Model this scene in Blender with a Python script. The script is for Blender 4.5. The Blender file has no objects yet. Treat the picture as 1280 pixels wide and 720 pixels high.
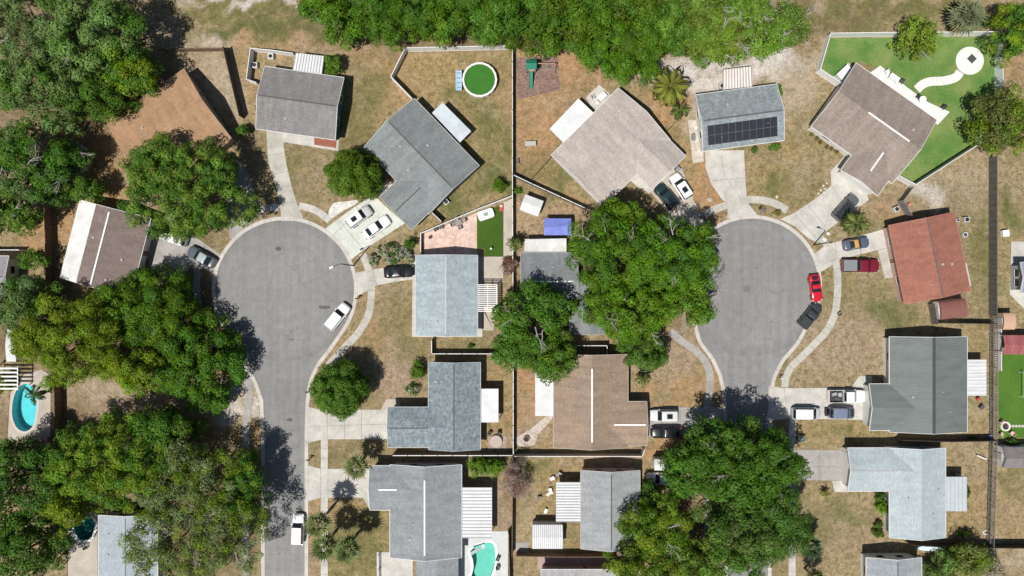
import bpy, bmesh, math, random
import numpy as np
from mathutils import Vector, Matrix

random.seed(7)
rng = np.random.default_rng(11)
SC = bpy.context.scene
COL = SC.collection
CAM_H = 106.667          # flying height of the drone, metres
MPP = 0.125              # metres on the ground for one step of the site plan
PI = math.pi
SHADOW_DIR = (0.31, 0.38)  # metres of shadow per metre of height (east, north)

def P(px, py, z=0.0):
    """site-plan point -> world position of something standing z metres above ground"""
    k = MPP * (1 - z / CAM_H)
    return Vector(((px - 640) * k, (360 - py) * k, z))

def P2(p, z=0.0):
    v = P(p[0], p[1], z)
    return (v.x, v.y)

# ------------------------------------------------------------------ colours
def lin(c):
    return tuple(((x / 255) / 12.92 if x / 255 <= 0.04045 else ((x / 255 + 0.055) / 1.055) ** 2.4) for x in c)

# ------------------------------------------------------------------ materials
class NT:
    def __init__(self, name):
        self.m = bpy.data.materials.new(name)
        self.m.use_nodes = True
        self.n = self.m.node_tree.nodes
        self.l = self.m.node_tree.links
        self.b = self.n['Principled BSDF']
        self.out = self.n['Material Output']
    def new(self, t, **kw):
        x = self.n.new(t)
        for k, v in kw.items():
            setattr(x, k, v)
        return x
    def link(self, a, b):
        self.l.new(a, b)
    def coord(self, kind='Object', scale=(1, 1, 1), rot=(0, 0, 0)):
        tc = self.new('ShaderNodeTexCoord')
        mp = self.new('ShaderNodeMapping')
        mp.inputs['Scale'].default_value = scale
        mp.inputs['Rotation'].default_value = rot
        if kind == 'World':
            g = self.new('ShaderNodeNewGeometry')
            self.link(g.outputs['Position'], mp.inputs['Vector'])
        else:
            self.link(tc.outputs[kind], mp.inputs['Vector'])
        return mp.outputs['Vector']
    def noise(self, vec, scale, detail=4, rough=0.55, dist=0.0):
        x = self.new('ShaderNodeTexNoise')
        x.inputs['Scale'].default_value = scale
        x.inputs['Detail'].default_value = detail
        x.inputs['Roughness'].default_value = rough
        x.inputs['Distortion'].default_value = dist
        if vec is not None:
            self.link(vec, x.inputs['Vector'])
        return x.outputs['Fac']
    def ramp(self, fac, stops):
        r = self.new('ShaderNodeValToRGB')
        el = r.color_ramp.elements
        while len(el) > 1:
            el.remove(el[-1])
        for i, (p, c) in enumerate(stops):
            e = el[0] if i == 0 else el.new(p)
            e.position = p
            e.color = (c[0], c[1], c[2], 1) if not isinstance(c, (int, float)) else (c, c, c, 1)
        self.link(fac, r.inputs['Fac'])
        return r.outputs['Color']
    def mix(self, a, b, fac, mode='MIX'):
        x = self.new('ShaderNodeMix', data_type='RGBA', blend_type=mode)
        for s, v in ((x.inputs[6], a), (x.inputs[7], b)):
            if isinstance(v, tuple):
                s.default_value = (v[0], v[1], v[2], 1)
            else:
                self.link(v, s)
        if isinstance(fac, (int, float)):
            x.inputs[0].default_value = fac
        else:
            self.link(fac, x.inputs[0])
        return x.outputs[2]
    def bump(self, h, strength=0.3, dist=0.05):
        x = self.new('ShaderNodeBump')
        x.inputs['Strength'].default_value = strength
        x.inputs['Distance'].default_value = dist
        self.link(h, x.inputs['Height'])
        self.link(x.outputs['Normal'], self.b.inputs['Normal'])
    def col(self, c):
        if isinstance(c, tuple):
            self.b.inputs['Base Color'].default_value = (c[0], c[1], c[2], 1)
        else:
            self.link(c, self.b.inputs['Base Color'])
    def set(self, rough=0.8, spec=0.3, metal=0.0, coat=0.0):
        self.b.inputs['Roughness'].default_value = rough
        self.b.inputs['Specular IOR Level'].default_value = spec
        self.b.inputs['Metallic'].default_value = metal
        self.b.inputs['Coat Weight'].default_value = coat
        return self.m

_M = {}
def cached(f):
    def g(*a):
        k = (f.__name__,) + a
        if k not in _M:
            _M[k] = f(*a)
        return _M[k]
    return g

def sc(c, k):
    return tuple(x * k for x in c)

@cached
def m_plain(name, c, rough=0.7, spec=0.3, metal=0.0):
    t = NT(name)
    v = t.coord('Object')
    n = t.noise(v, 2.5, 5, 0.6)
    t.col(t.mix(sc(c, 0.86), sc(c, 1.1), n))
    return t.set(rough, spec, metal)

@cached
def m_concrete(name, c, stain=0.25, mottle=0.6):
    t = NT(name)
    v = t.coord('World')
    a = t.noise(v, 0.55, 6, 0.65, 0.4)
    b = t.noise(v, 5.0, 5, 0.7)
    d = t.noise(v, 0.16, 4, 0.6)
    base = t.mix(sc(c, 1 - stain), sc(c, 1 + stain * 0.35), t.ramp(a, [(0.3, 0.0), (0.66, 1.0)]))
    base = t.mix(base, sc(c, 0.62), t.ramp(d, [(0.56, 0.0), (0.72, mottle * 0.5)]))
    base = t.mix(base, t.ramp(b, [(0.25, 0.7), (0.7, 1.1)]), 0.55, 'MULTIPLY')
    t.col(base)
    t.bump(b, 0.15, 0.02)
    return t.set(0.9, 0.2)

@cached
def m_asphalt(name, c, cx=None, cy=None):
    t = NT(name)
    v = t.coord('World')
    fine = t.noise(v, 7.0, 6, 0.8)
    mid = t.noise(v, 0.9, 5, 0.6)
    big = t.noise(v, 0.07, 3, 0.5)
    lane = t.noise(t.coord('World', (1.3, 0.05, 1)), 1.0, 4, 0.6)
    base = t.mix(sc(c, 0.9), sc(c, 1.09), t.ramp(mid, [(0.3, 0.0), (0.7, 1.0)]))
    base = t.mix(base, t.ramp(fine, [(0.25, 0.74), (0.75, 1.22)]), 0.7, 'MULTIPLY')
    base = t.mix(base, t.ramp(big, [(0.35, 0.9), (0.65, 1.06)]), 0.9, 'MULTIPLY')
    base = t.mix(base, t.ramp(lane, [(0.35, 0.9), (0.62, 1.05)]), 0.8, 'MULTIPLY')
    # meandering hairline cracks
    vo = t.new('ShaderNodeTexVoronoi', feature='DISTANCE_TO_EDGE')
    vo.inputs['Scale'].default_value = 0.22
    wv = t.new('ShaderNodeVectorMath', operation='ADD')
    nz = t.new('ShaderNodeTexNoise'); nz.inputs['Scale'].default_value = 0.5
    t.link(v, nz.inputs['Vector'])
    sub = t.new('ShaderNodeVectorMath', operation='SCALE'); sub.inputs['Scale'].default_value = 3.0
    t.link(nz.outputs['Color'], sub.inputs[0])
    t.link(v, wv.inputs[0]); t.link(sub.outputs[0], wv.inputs[1])
    t.link(wv.outputs[0], vo.inputs['Vector'])
    crack = t.ramp(vo.outputs['Distance'], [(0.0, 1.0), (0.016, 0.0)])
    base = t.mix(base, sc(c, 0.6), t.mix((0, 0, 0), crack, t.ramp(big, [(0.4, 0.2), (0.6, 0.7)])))
    spots = t.noise(v, 0.5, 2, 0.5)
    base = t.mix(base, sc(c, 0.5), t.ramp(spots, [(0.74, 0.0), (0.8, 0.6)]))
    if cx is not None:
        # tyre-polished turning arcs round the bulb
        vd = t.new('ShaderNodeVectorMath', operation='DISTANCE'); vd.inputs[1].default_value = (cx, cy, 0); t.link(v, vd.inputs[0])
        cb = t.new('ShaderNodeCombineXYZ'); t.link(vd.outputs['Value'], cb.inputs[0])
        wob = t.noise(v, 0.12, 2); t.link(wob, cb.inputs[1])
        arcs = t.noise(cb.outputs[0], 0.9, 5, 0.7)
        base = t.mix(base, t.ramp(arcs, [(0.36, 0.94), (0.5, 1.0), (0.66, 1.05)]), t.ramp(vd.outputs['Value'], [(0.0, 1.0), (1.0, 1.0)]), 'MULTIPLY')
        edge = t.new('ShaderNodeMapRange'); edge.inputs[1].default_value = 9.3; edge.inputs[2].default_value = 10.7; t.link(vd.outputs['Value'], edge.inputs[0])
        dirt = t.noise(v, 0.7, 4, 0.7)
        dm = t.new('ShaderNodeMath', operation='MULTIPLY'); t.link(edge.outputs[0], dm.inputs[0]); t.link(t.ramp(dirt, [(0.4, 0.0), (0.65, 0.5)]), dm.inputs[1])
        gate = t.new('ShaderNodeMath', operation='LESS_THAN'); gate.inputs[1].default_value = 11.2; t.link(vd.outputs['Value'], gate.inputs[0])
        dm2 = t.new('ShaderNodeMath', operation='MULTIPLY'); t.link(dm.outputs[0], dm2.inputs[0]); t.link(gate.outputs[0], dm2.inputs[1])
        base = t.mix(base, (0.16, 0.14, 0.12), dm2.outputs[0])
    dots = t.new('ShaderNodeTexVoronoi'); dots.inputs['Scale'].default_value = 0.3
    t.link(v, dots.inputs['Vector'])
    base = t.mix(base, sc(c, 0.4), t.ramp(dots.outputs['Distance'], [(0.03, 0.75), (0.07, 0.0)]))
    smear = t.noise(t.coord('World', (0.5, 0.07, 1)), 1.0, 5, 0.65, 0.3)
    base = t.mix(base, sc(c, 0.72), t.ramp(smear, [(0.58, 0.0), (0.74, 0.55)]))
    t.col(base)
    t.bump(fine, 0.2, 0.02)
    return t.set(0.92, 0.2)

@cached
def m_shingle(name, c, contrast=0.18, speckle=1.6, streak=0.25):
    t = NT(name)
    v = t.coord('Object')
    sp = t.noise(v, speckle * 2.2, 5, 0.75)
    tab = t.new('ShaderNodeTexBrick')
    tab.inputs['Scale'].default_value = 1.0
    tab.inputs['Mortar Size'].default_value = 0.018
    tab.inputs['Brick Width'].default_value = 0.42
    tab.inputs['Row Height'].default_value = 0.2
    tab.inputs['Color1'].default_value = (0.8, 0.8, 0.8, 1)
    tab.inputs['Color2'].default_value = (1.18, 1.18, 1.18, 1)
    tab.inputs['Mortar'].default_value = (0.6, 0.6, 0.6, 1)
    t.link(v, tab.inputs['Vector'])
    st = t.noise(t.coord('Object', (1.1, 0.12, 1)), 1.0, 4, 0.6)
    big = t.noise(v, 0.2, 4, 0.6)
    base = t.mix(sc(c, 1 - contrast), sc(c, 1 + contrast), t.ramp(sp, [(0.32, 0.0), (0.68, 1.0)]))
    base = t.mix(base, tab.outputs['Color'], 0.55, 'MULTIPLY')
    base = t.mix(base, t.ramp(st, [(0.35, 1 - streak), (0.65, 1 + streak * 0.4)]), 0.7, 'MULTIPLY')
    base = t.mix(base, t.ramp(big, [(0.3, 0.86), (0.7, 1.1)]), 0.8, 'MULTIPLY')
    t.col(base)
    t.bump(tab.outputs['Fac'], 0.3, 0.02)
    return t.set(0.93, 0.2)

@cached
def m_metalroof(name, c, rust, rib, rust_amt=0.3):
    t = NT(name)
    v = t.coord('Object')
    w = t.new('ShaderNodeTexWave', wave_type='BANDS', bands_direction='X')
    w.inputs['Scale'].default_value = rib
    w.inputs['Distortion'].default_value = 0.0
    t.link(v, w.inputs['Vector'])
    st = t.noise(t.coord('Object', (0.9, 0.1, 1)), 1.2, 5, 0.6)
    sp = t.noise(v, 1.5, 6, 0.7)
    base = t.mix(sc(c, 0.86), sc(c, 1.06), t.ramp(w.outputs['Fac'], [(0.1, 0.0), (0.35, 1.0)]))
    base = t.mix(base, rust, t.ramp(st, [(0.42, 0.0), (0.72, rust_amt)]))
    base = t.mix(base, t.ramp(sp, [(0.3, 0.84), (0.7, 1.05)]), 0.7, 'MULTIPLY')
    t.col(base)
    t.bump(w.outputs['Fac'], 0.4, 0.04)
    return t.set(0.6, 0.35)

@cached
def m_wood(name, c, vertical=True):
    t = NT(name)
    v = t.coord('Object', (7.0, 7.0, 0.25) if vertical else (0.25, 5.0, 5.0))
    n = t.noise(v, 1.0, 4, 0.7)
    g = t.noise(t.coord('Object'), 0.5, 3)
    base = t.mix(sc(c, 0.55), sc(c, 1.25), t.ramp(n, [(0.3, 0.0), (0.7, 1.0)]))
    base = t.mix(base, t.ramp(g, [(0.3, 0.75), (0.7, 1.15)]), 0.8, 'MULTIPLY')
    t.col(base)
    t.bump(n, 0.3, 0.02)
    return t.set(0.9, 0.15)

@cached
def m_stone(name, c, c2, scale=4.0):
    t = NT(name)
    v = t.coord('World')
    vo = t.new('ShaderNodeTexVoronoi')
    vo.inputs['Scale'].default_value = scale
    t.link(v, vo.inputs['Vector'])
    sep = t.new('ShaderNodeSeparateColor')
    t.link(vo.outputs['Color'], sep.inputs[0])
    n = t.noise(v, 0.6, 5, 0.6)
    base = t.mix(c, c2, sep.outputs[0])
    base = t.mix(base, t.ramp(n, [(0.3, 0.75), (0.7, 1.12)]), 0.8, 'MULTIPLY')
    t.col(base)
    t.bump(vo.outputs['Distance'], 0.4, 0.04)
    return t.set(0.9, 0.2)

@cached
def m_lawn(name, c1, c2, scale=1.0):
    t = NT(name)
    v = t.coord('World')
    a = t.noise(v, 0.25 * scale, 5, 0.6)
    b = t.noise(v, 4.0, 5, 0.75)
    base = t.mix(c1, c2, t.ramp(a, [(0.35, 0.0), (0.65, 1.0)]))
    base = t.mix(base, t.ramp(b, [(0.25, 0.6), (0.72, 1.25)]), 0.7, 'MULTIPLY')
    t.col(base)
    t.bump(b, 0.5, 0.05)
    return t.set(0.95, 0.1)

@cached
def m_paint(name, c, rough=0.25):
    t = NT(name)
    t.col(c)
    t.set(rough, 0.5, 0.0, 0.5)
    t.b.inputs['Coat Roughness'].default_value = 0.06
    return t.m

@cached
def m_water(name, tint, gloss=0.05):
    t = NT(name)
    tr = t.new('ShaderNodeBsdfTransparent')
    tr.inputs['Color'].default_value = (*tint, 1)
    gl = t.new('ShaderNodeBsdfGlossy')
    gl.inputs['Roughness'].default_value = gloss
    fr = t.new('ShaderNodeFresnel'); fr.inputs['IOR'].default_value = 1.33
    bp = t.new('ShaderNodeBump'); bp.inputs['Strength'].default_value = 0.25; bp.inputs['Distance'].default_value = 0.05
    t.link(t.noise(t.coord('World'), 2.2, 3, 0.5, 0.6), bp.inputs['Height'])
    t.link(bp.outputs[0], gl.inputs['Normal']); t.link(bp.outputs[0], fr.inputs['Normal'])
    mx = t.new('ShaderNodeMixShader')
    t.link(fr.outputs[0], mx.inputs[0]); t.link(tr.outputs[0], mx.inputs[1]); t.link(gl.outputs[0], mx.inputs[2])
    t.link(mx.outputs[0], t.out.inputs['Surface'])
    return t.m

@cached
def m_pond(name, c, c2):
    t = NT(name)
    v = t.coord('World')
    n = t.noise(v, 1.4, 5, 0.7, 1.0)
    t.col(t.mix(c, c2, t.ramp(n, [(0.35, 0.0), (0.65, 1.0)])))
    t.bump(t.noise(v, 3.0, 2), 0.08, 0.03)
    return t.set(0.08, 0.5)

@cached
def m_basin(name, c):
    t = NT(name)
    v = t.coord('World')
    vo = t.new('ShaderNodeTexVoronoi', feature='SMOOTH_F1')
    vo.inputs['Scale'].default_value = 1.6
    t.link(v, vo.inputs['Vector'])
    t.col(t.mix(sc(c, 0.88), sc(c, 1.1), vo.outputs['Distance']))
    return t.set(0.6, 0.3)

@cached
def m_leaf(name, trans=0.3):
    t = NT(name)
    at = t.new('ShaderNodeAttribute', attribute_name='tint')
    df = t.new('ShaderNodeBsdfDiffuse')
    tr = t.new('ShaderNodeBsdfTranslucent')
    gl = t.new('ShaderNodeBsdfGlossy'); gl.inputs['Roughness'].default_value = 0.45
    gl.inputs['Color'].default_value = (0.7, 0.72, 0.65, 1)
    t.link(at.outputs['Color'], df.inputs['Color'])
    t.link(t.mix(at.outputs['Color'], (1.3, 1.35, 0.5), 0.4, 'MULTIPLY'), tr.inputs['Color'])
    m1 = t.new('ShaderNodeMixShader'); m1.inputs[0].default_value = trans
    t.link(df.outputs[0], m1.inputs[1]); t.link(tr.outputs[0], m1.inputs[2])
    m2 = t.new('ShaderNodeMixShader'); m2.inputs[0].default_value = 0.012
    t.link(m1.outputs[0], m2.inputs[1]); t.link(gl.outputs[0], m2.inputs[2])
    t.link(m2.outputs[0], t.out.inputs['Surface'])
    return t.m

WHITE = (0.78, 0.78, 0.77)
def mw():
    return m_plain('white_paint', WHITE, 0.55)
def m_glass():
    return m_paint('dark_glass', (0.012, 0.018, 0.02), 0.08)
def m_tyre():
    return m_plain('rubber', (0.015, 0.015, 0.016), 0.9)
def m_rim():
    return m_plain('alloy', (0.45, 0.45, 0.46), 0.35, 0.5, 0.7)

# ------------------------------------------------------------------ mesh building
class MB:
    def __init__(self):
        self.v = []; self.f = []; self.mi = []
    def add(self, verts, faces, mat=0):
        b = len(self.v)
        self.v.extend([tuple(x) for x in verts])
        for f in faces:
            self.f.append([b + i for i in f]); self.mi.append(mat)
        return self
    def box(self, x0, x1, y0, y1, z0, z1, mat=0, rot=0.0, c=(0, 0)):
        pts = [(x0, y0), (x1, y0), (x1, y1), (x0, y1)]
        if rot or c != (0, 0):
            cr, sr = math.cos(rot), math.sin(rot)
            pts = [(c[0] + x * cr - y * sr, c[1] + x * sr + y * cr) for x, y in pts]
        return self.prism(pts, z0, z1, mat)
    def prism(self, poly, z0, z1, mat=0, bottom=True):
        a = sum(poly[i][0] * poly[(i + 1) % len(poly)][1] - poly[(i + 1) % len(poly)][0] * poly[i][1] for i in range(len(poly)))
        if a < 0:
            poly = poly[::-1]
        n = len(poly)
        vs = [(x, y, z0) for x, y in poly] + [(x, y, z1) for x, y in poly]
        fs = [[n + i for i in range(n)]] + [[i, (i + 1) % n, n + (i + 1) % n, n + i] for i in range(n)]
        if bottom:
            fs.append([i for i in range(n)][::-1])
        return self.add(vs, fs, mat)
    def extrude_x(self, sec, x0, x1, mat=0):
        """closed (y,z) section swept along local x"""
        a = sum(sec[i][0] * sec[(i + 1) % len(sec)][1] - sec[(i + 1) % len(sec)][0] * sec[i][1] for i in range(len(sec)))
        if a < 0:
            sec = sec[::-1]
        n = len(sec)
        vs = [(x0, y, z) for y, z in sec] + [(x1, y, z) for y, z in sec]
        fs = [[i for i in range(n)][::-1], [n + i for i in range(n)]] + [[i, (i + 1) % n, n + (i + 1) % n, n + i] for i in range(n)]
        return self.add(vs, fs, mat)
    def tube(self, pts, radii, seg=7, mat=0, cap=True):
        pts = [Vector(p) for p in pts]
        b = len(self.v)
        n = len(pts)
        for i, p in enumerate(pts):
            d = (pts[min(i + 1, n - 1)] - pts[max(i - 1, 0)])
            d = d.normalized() if d.length > 1e-9 else Vector((0, 0, 1))
            u = d.cross(Vector((0, 0, 1)) if abs(d.z) < 0.9 else Vector((1, 0, 0))).normalized()
            w = d.cross(u)
            for k in range(seg):
                a = 2 * PI * k / seg
                q = p + (u * math.cos(a) + w * math.sin(a)) * radii[i]
                self.v.append(tuple(q))
        for i in range(n - 1):
            for k in range(seg):
                k2 = (k + 1) % seg
                self.f.append([b + i * seg + k, b + i * seg + k2, b + (i + 1) * seg + k2, b + (i + 1) * seg + k]); self.mi.append(mat)
        if cap:
            self.f.append([b + k for k in range(seg)][::-1]); self.mi.append(mat)
            self.f.append([b + (n - 1) * seg + k for k in range(seg)]); self.mi.append(mat)
        return self
    def lathe(self, prof, seg=24, mat=0, c=(0, 0)):
        b = len(self.v)
        for r, z in prof:
            for k in range(seg):
                a = 2 * PI * k / seg
                self.v.append((c[0] + r * math.cos(a), c[1] + r * math.sin(a), z))
        for i in range(len(prof) - 1):
            for k in range(seg):
                k2 = (k + 1) % seg
                self.f.append([b + i * seg + k, b + i * seg + k2, b + (i + 1) * seg + k2, b + (i + 1) * seg + k]); self.mi.append(mat)
        closed = abs(prof[0][0] - prof[-1][0]) < 1e-6 and abs(prof[0][1] - prof[-1][1]) < 1e-6
        if prof[0][0] > 1e-4 and not closed:
            self.f.append([b + k for k in range(seg)][::-1]); self.mi.append(mat)
        if prof[-1][0] > 1e-4 and not closed and not (prof[0][0] < .0011 and prof[-1][0] > .01):
            e = b + (len(prof) - 1) * seg
            self.f.append([e + k for k in range(seg)]); self.mi.append(mat)
        return self
    def build(self, name, mats, parent=None, smooth=None, bevel=0.0):
        me = bpy.data.meshes.new(name)
        me.from_pydata(self.v, [], self.f)
        mats = mats if isinstance(mats, (list, tuple)) else [mats]
        for m in mats:
            me.materials.append(m)
        if len(mats) > 1:
            me.polygons.foreach_set('material_index', self.mi)
        bm = bmesh.new(); bm.from_mesh(me)
        bmesh.ops.recalc_face_normals(bm, faces=bm.faces)
        bm.to_mesh(me); bm.free()
        if smooth:
            me.polygons.foreach_set('use_smooth', [True] * len(me.polygons))
            me.set_sharp_from_angle(angle=math.radians(smooth))
        me.update()
        o = bpy.data.objects.new(name, me)
        COL.objects.link(o)
        if parent is not None:
            o.parent = parent
        if bevel:
            md = o.modifiers.new('edge_round', 'BEVEL'); md.width = bevel; md.segments = 2
            md.limit_method = 'ANGLE'
        return o

LABELS = {}
def tag(o, label, cat, group=None, kind=None):
    o['label'] = label; o['category'] = cat
    if group: o['group'] = group
    if kind: o['kind'] = kind
    return o
def thing(name, label, cat, loc=(0, 0, 0), rot=0.0, group=None):
    o = bpy.data.objects.new(name, None)
    o.empty_display_size = 0.3
    COL.objects.link(o)
    o.location = loc; o.rotation_euler = (0, 0, rot)
    return tag(o, label, cat, group)
def structure(name, mb, mats, **kw):
    o = mb.build(name, mats, **kw)
    o['kind'] = 'structure'
    return o
def copy_tree(o, parent=None):
    c = o.copy(); COL.objects.link(c)
    if parent is not None:
        c.parent = parent
        c.matrix_parent_inverse = o.matrix_parent_inverse.copy()
    for ch in list(o.children):
        copy_tree(ch, c)
    return c

# ------------------------------------------------------------------ plan helpers
def catmull(pts, step=8, closed=False):
    out = []
    n = len(pts)
    rngi = range(n if closed else n - 1)
    for i in rngi:
        p0 = pts[(i - 1) % n] if (closed or i > 0) else pts[0]
        p1 = pts[i]; p2 = pts[(i + 1) % n]
        p3 = pts[(i + 2) % n] if (closed or i + 2 < n) else pts[-1]
        for k in range(step):
            t = k / step
            out.append(tuple(0.5 * (2 * p1[j] + (p2[j] - p0[j]) * t + (2 * p0[j] - 5 * p1[j] + 4 * p2[j] - p3[j]) * t * t + (3 * p1[j] - p0[j] - 3 * p2[j] + p3[j]) * t ** 3) for j in (0, 1)))
    if not closed:
        out.append(pts[-1])
    return out
def offset(line, d):
    out = []
    n = len(line)
    for i in range(n):
        a = Vector(line[max(i - 1, 0)]); b = Vector(line[min(i + 1, n - 1)])
        t = (b - a).normalized()
        out.append((line[i][0] - t.y * d, line[i][1] + t.x * d))
    return out
def resample(line, step):
    out = [line[0]]; acc = 0.0
    for i in range(len(line) - 1):
        a = Vector(line[i]); b = Vector(line[i + 1]); L = (b - a).length
        pos = step - acc
        while pos < L:
            out.append(tuple(a + (b - a) * (pos / L))); pos += step
        acc = (acc + L) % step if L else acc
    if (Vector(out[-1]) - Vector(line[-1])).length > 0.05:
        out.append(line[-1])
    return out
def strip_mb(line, d0, d1, z0, z1, mb=None, mat=0, joints=None):
    """a raised band following a world-space line between two side offsets"""
    mb = mb or MB()
    A = offset(line, d0); B = offset(line, d1)
    n = len(line)
    vs = [(x, y, z1) for x, y in A] + [(x, y, z1) for x, y in B] + [(x, y, z0) for x, y in A] + [(x, y, z0) for x, y in B]
    fs = []
    for i in range(n - 1):
        fs.append([i, i + 1, n + i + 1, n + i])
        fs.append([i, i + 1, 2 * n + i + 1, 2 * n + i])
        fs.append([n + i, n + i + 1, 3 * n + i + 1, 3 * n + i])
    fs.append([0, n, 3 * n, 2 * n]); fs.append([n - 1, 2 * n - 1, 4 * n - 1, 3 * n - 1])
    mb.add(vs, fs, mat)
    if joints:
        rs = resample(line, joints)
        for i in range(1, len(rs) - 1):
            t = (Vector(rs[i + 1]) - Vector(rs[i - 1])).normalized(); nn = Vector((-t.y, t.x))
            p = Vector(rs[i]); w = 0.018
            q = [p + nn * d0 - t * w, p + nn * d1 - t * w, p + nn * d1 + t * w, p + nn * d0 + t * w]
            mb.add([(a.x, a.y, z1 + 0.004) for a in q], [[0, 1, 2, 3]], 1)
    return mb
def line_mb(mb, a, b, w, z, mat=1):
    a = Vector(a); b = Vector(b); t = (b - a).normalized(); nn = Vector((-t.y, t.x)) * w * 0.5
    q = [a - nn, b - nn, b + nn, a + nn]
    mb.add([(p.x, p.y, z) for p in q], [[0, 1, 2, 3]], mat)
def plan_poly(pts, smooth=0):
    pts = [P2(p) for p in pts]
    return catmull(pts, smooth, True) if smooth else pts
def slab(name, pts, mat, z=0.02, smooth=0, joints=(), jm=None, label=None):
    mb = MB(); mb.prism(plan_poly(pts, smooth), -0.05, z, 0, bottom=False)
    for a, b in joints:
        line_mb(mb, P2(a), P2(b), 0.045, z + 0.004, 1)
    o = structure(name, mb, [mat, jm or m_plain('joint_gap', (0.12, 0.115, 0.10), 0.95)])
    return o
def ring_face(mb, outer, inner, z, mat=0):
    bm = bmesh.new()
    es = []
    for loop in (outer, inner):
        vs = [bm.verts.new((x, y, z)) for x, y in loop]
        for i in range(len(vs)):
            es.append(bm.edges.new((vs[i], vs[(i + 1) % len(vs)])))
    bmesh.ops.triangle_fill(bm, use_beauty=True, edges=es)
    bm.verts.index_update()
    mb.add([tuple(v.co) for v in bm.verts], [[v.index for v in f.verts] for f in bm.faces], mat)
    bm.free()
# ------------------------------------------------------------------ world, camera, light
def setup():
    w = bpy.data.worlds.new('World'); SC.world = w; w.use_nodes = True
    nt = w.node_tree; bg = nt.nodes['Background']
    sky = nt.nodes.new('ShaderNodeTexSky'); sky.sky_type = 'NISHITA'; sky.sun_disc = False
    elev = math.atan2(1.0, math.hypot(*SHADOW_DIR))
    # the sun stands opposite to the shadows
    az = math.atan2(-SHADOW_DIR[0], -SHADOW_DIR[1])      # clockwise from north
    sky.sun_elevation = elev; sky.sun_rotation = az
    sky.air_density = 1.0; sky.dust_density = 1.0
    nt.links.new(sky.outputs[0], bg.inputs['Color']); bg.inputs['Strength'].default_value = 0.06
    L = bpy.data.lights.new('sun', 'SUN'); L.energy = 5.0; L.angle = math.radians(0.5); L.color = (1.0, 0.955, 0.89)
    s = bpy.data.objects.new('sun', L); COL.objects.link(s)
    s.rotation_euler = Vector((SHADOW_DIR[0], SHADOW_DIR[1], -1)).to_track_quat('-Z', 'Y').to_euler()
    s.location = (-40, -50, 120)
    cam = bpy.data.cameras.new('camera'); cam.sensor_width = 36; cam.lens = 24; cam.clip_end = 6000; cam.clip_start = 0.5
    c = bpy.data.objects.new('camera', cam); COL.objects.link(c); c.location = (0, 0, CAM_H); c.rotation_euler = (0, 0, 0)
    SC.camera = c
    SC.view_settings.view_transform = 'Standard'; SC.view_settings.look = 'None'
    SC.view_settings.gamma = 1; SC.view_settings.exposure = 0.0; SC.view_settings.use_curve_mapping = False
    cy = SC.cycles
    cy.max_bounces = 6; cy.diffuse_bounces = 3; cy.glossy_bounces = 2; cy.transmission_bounces = 3; cy.transparent_max_bounces = 6
    cy.use_denoising = True
setup()

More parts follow.
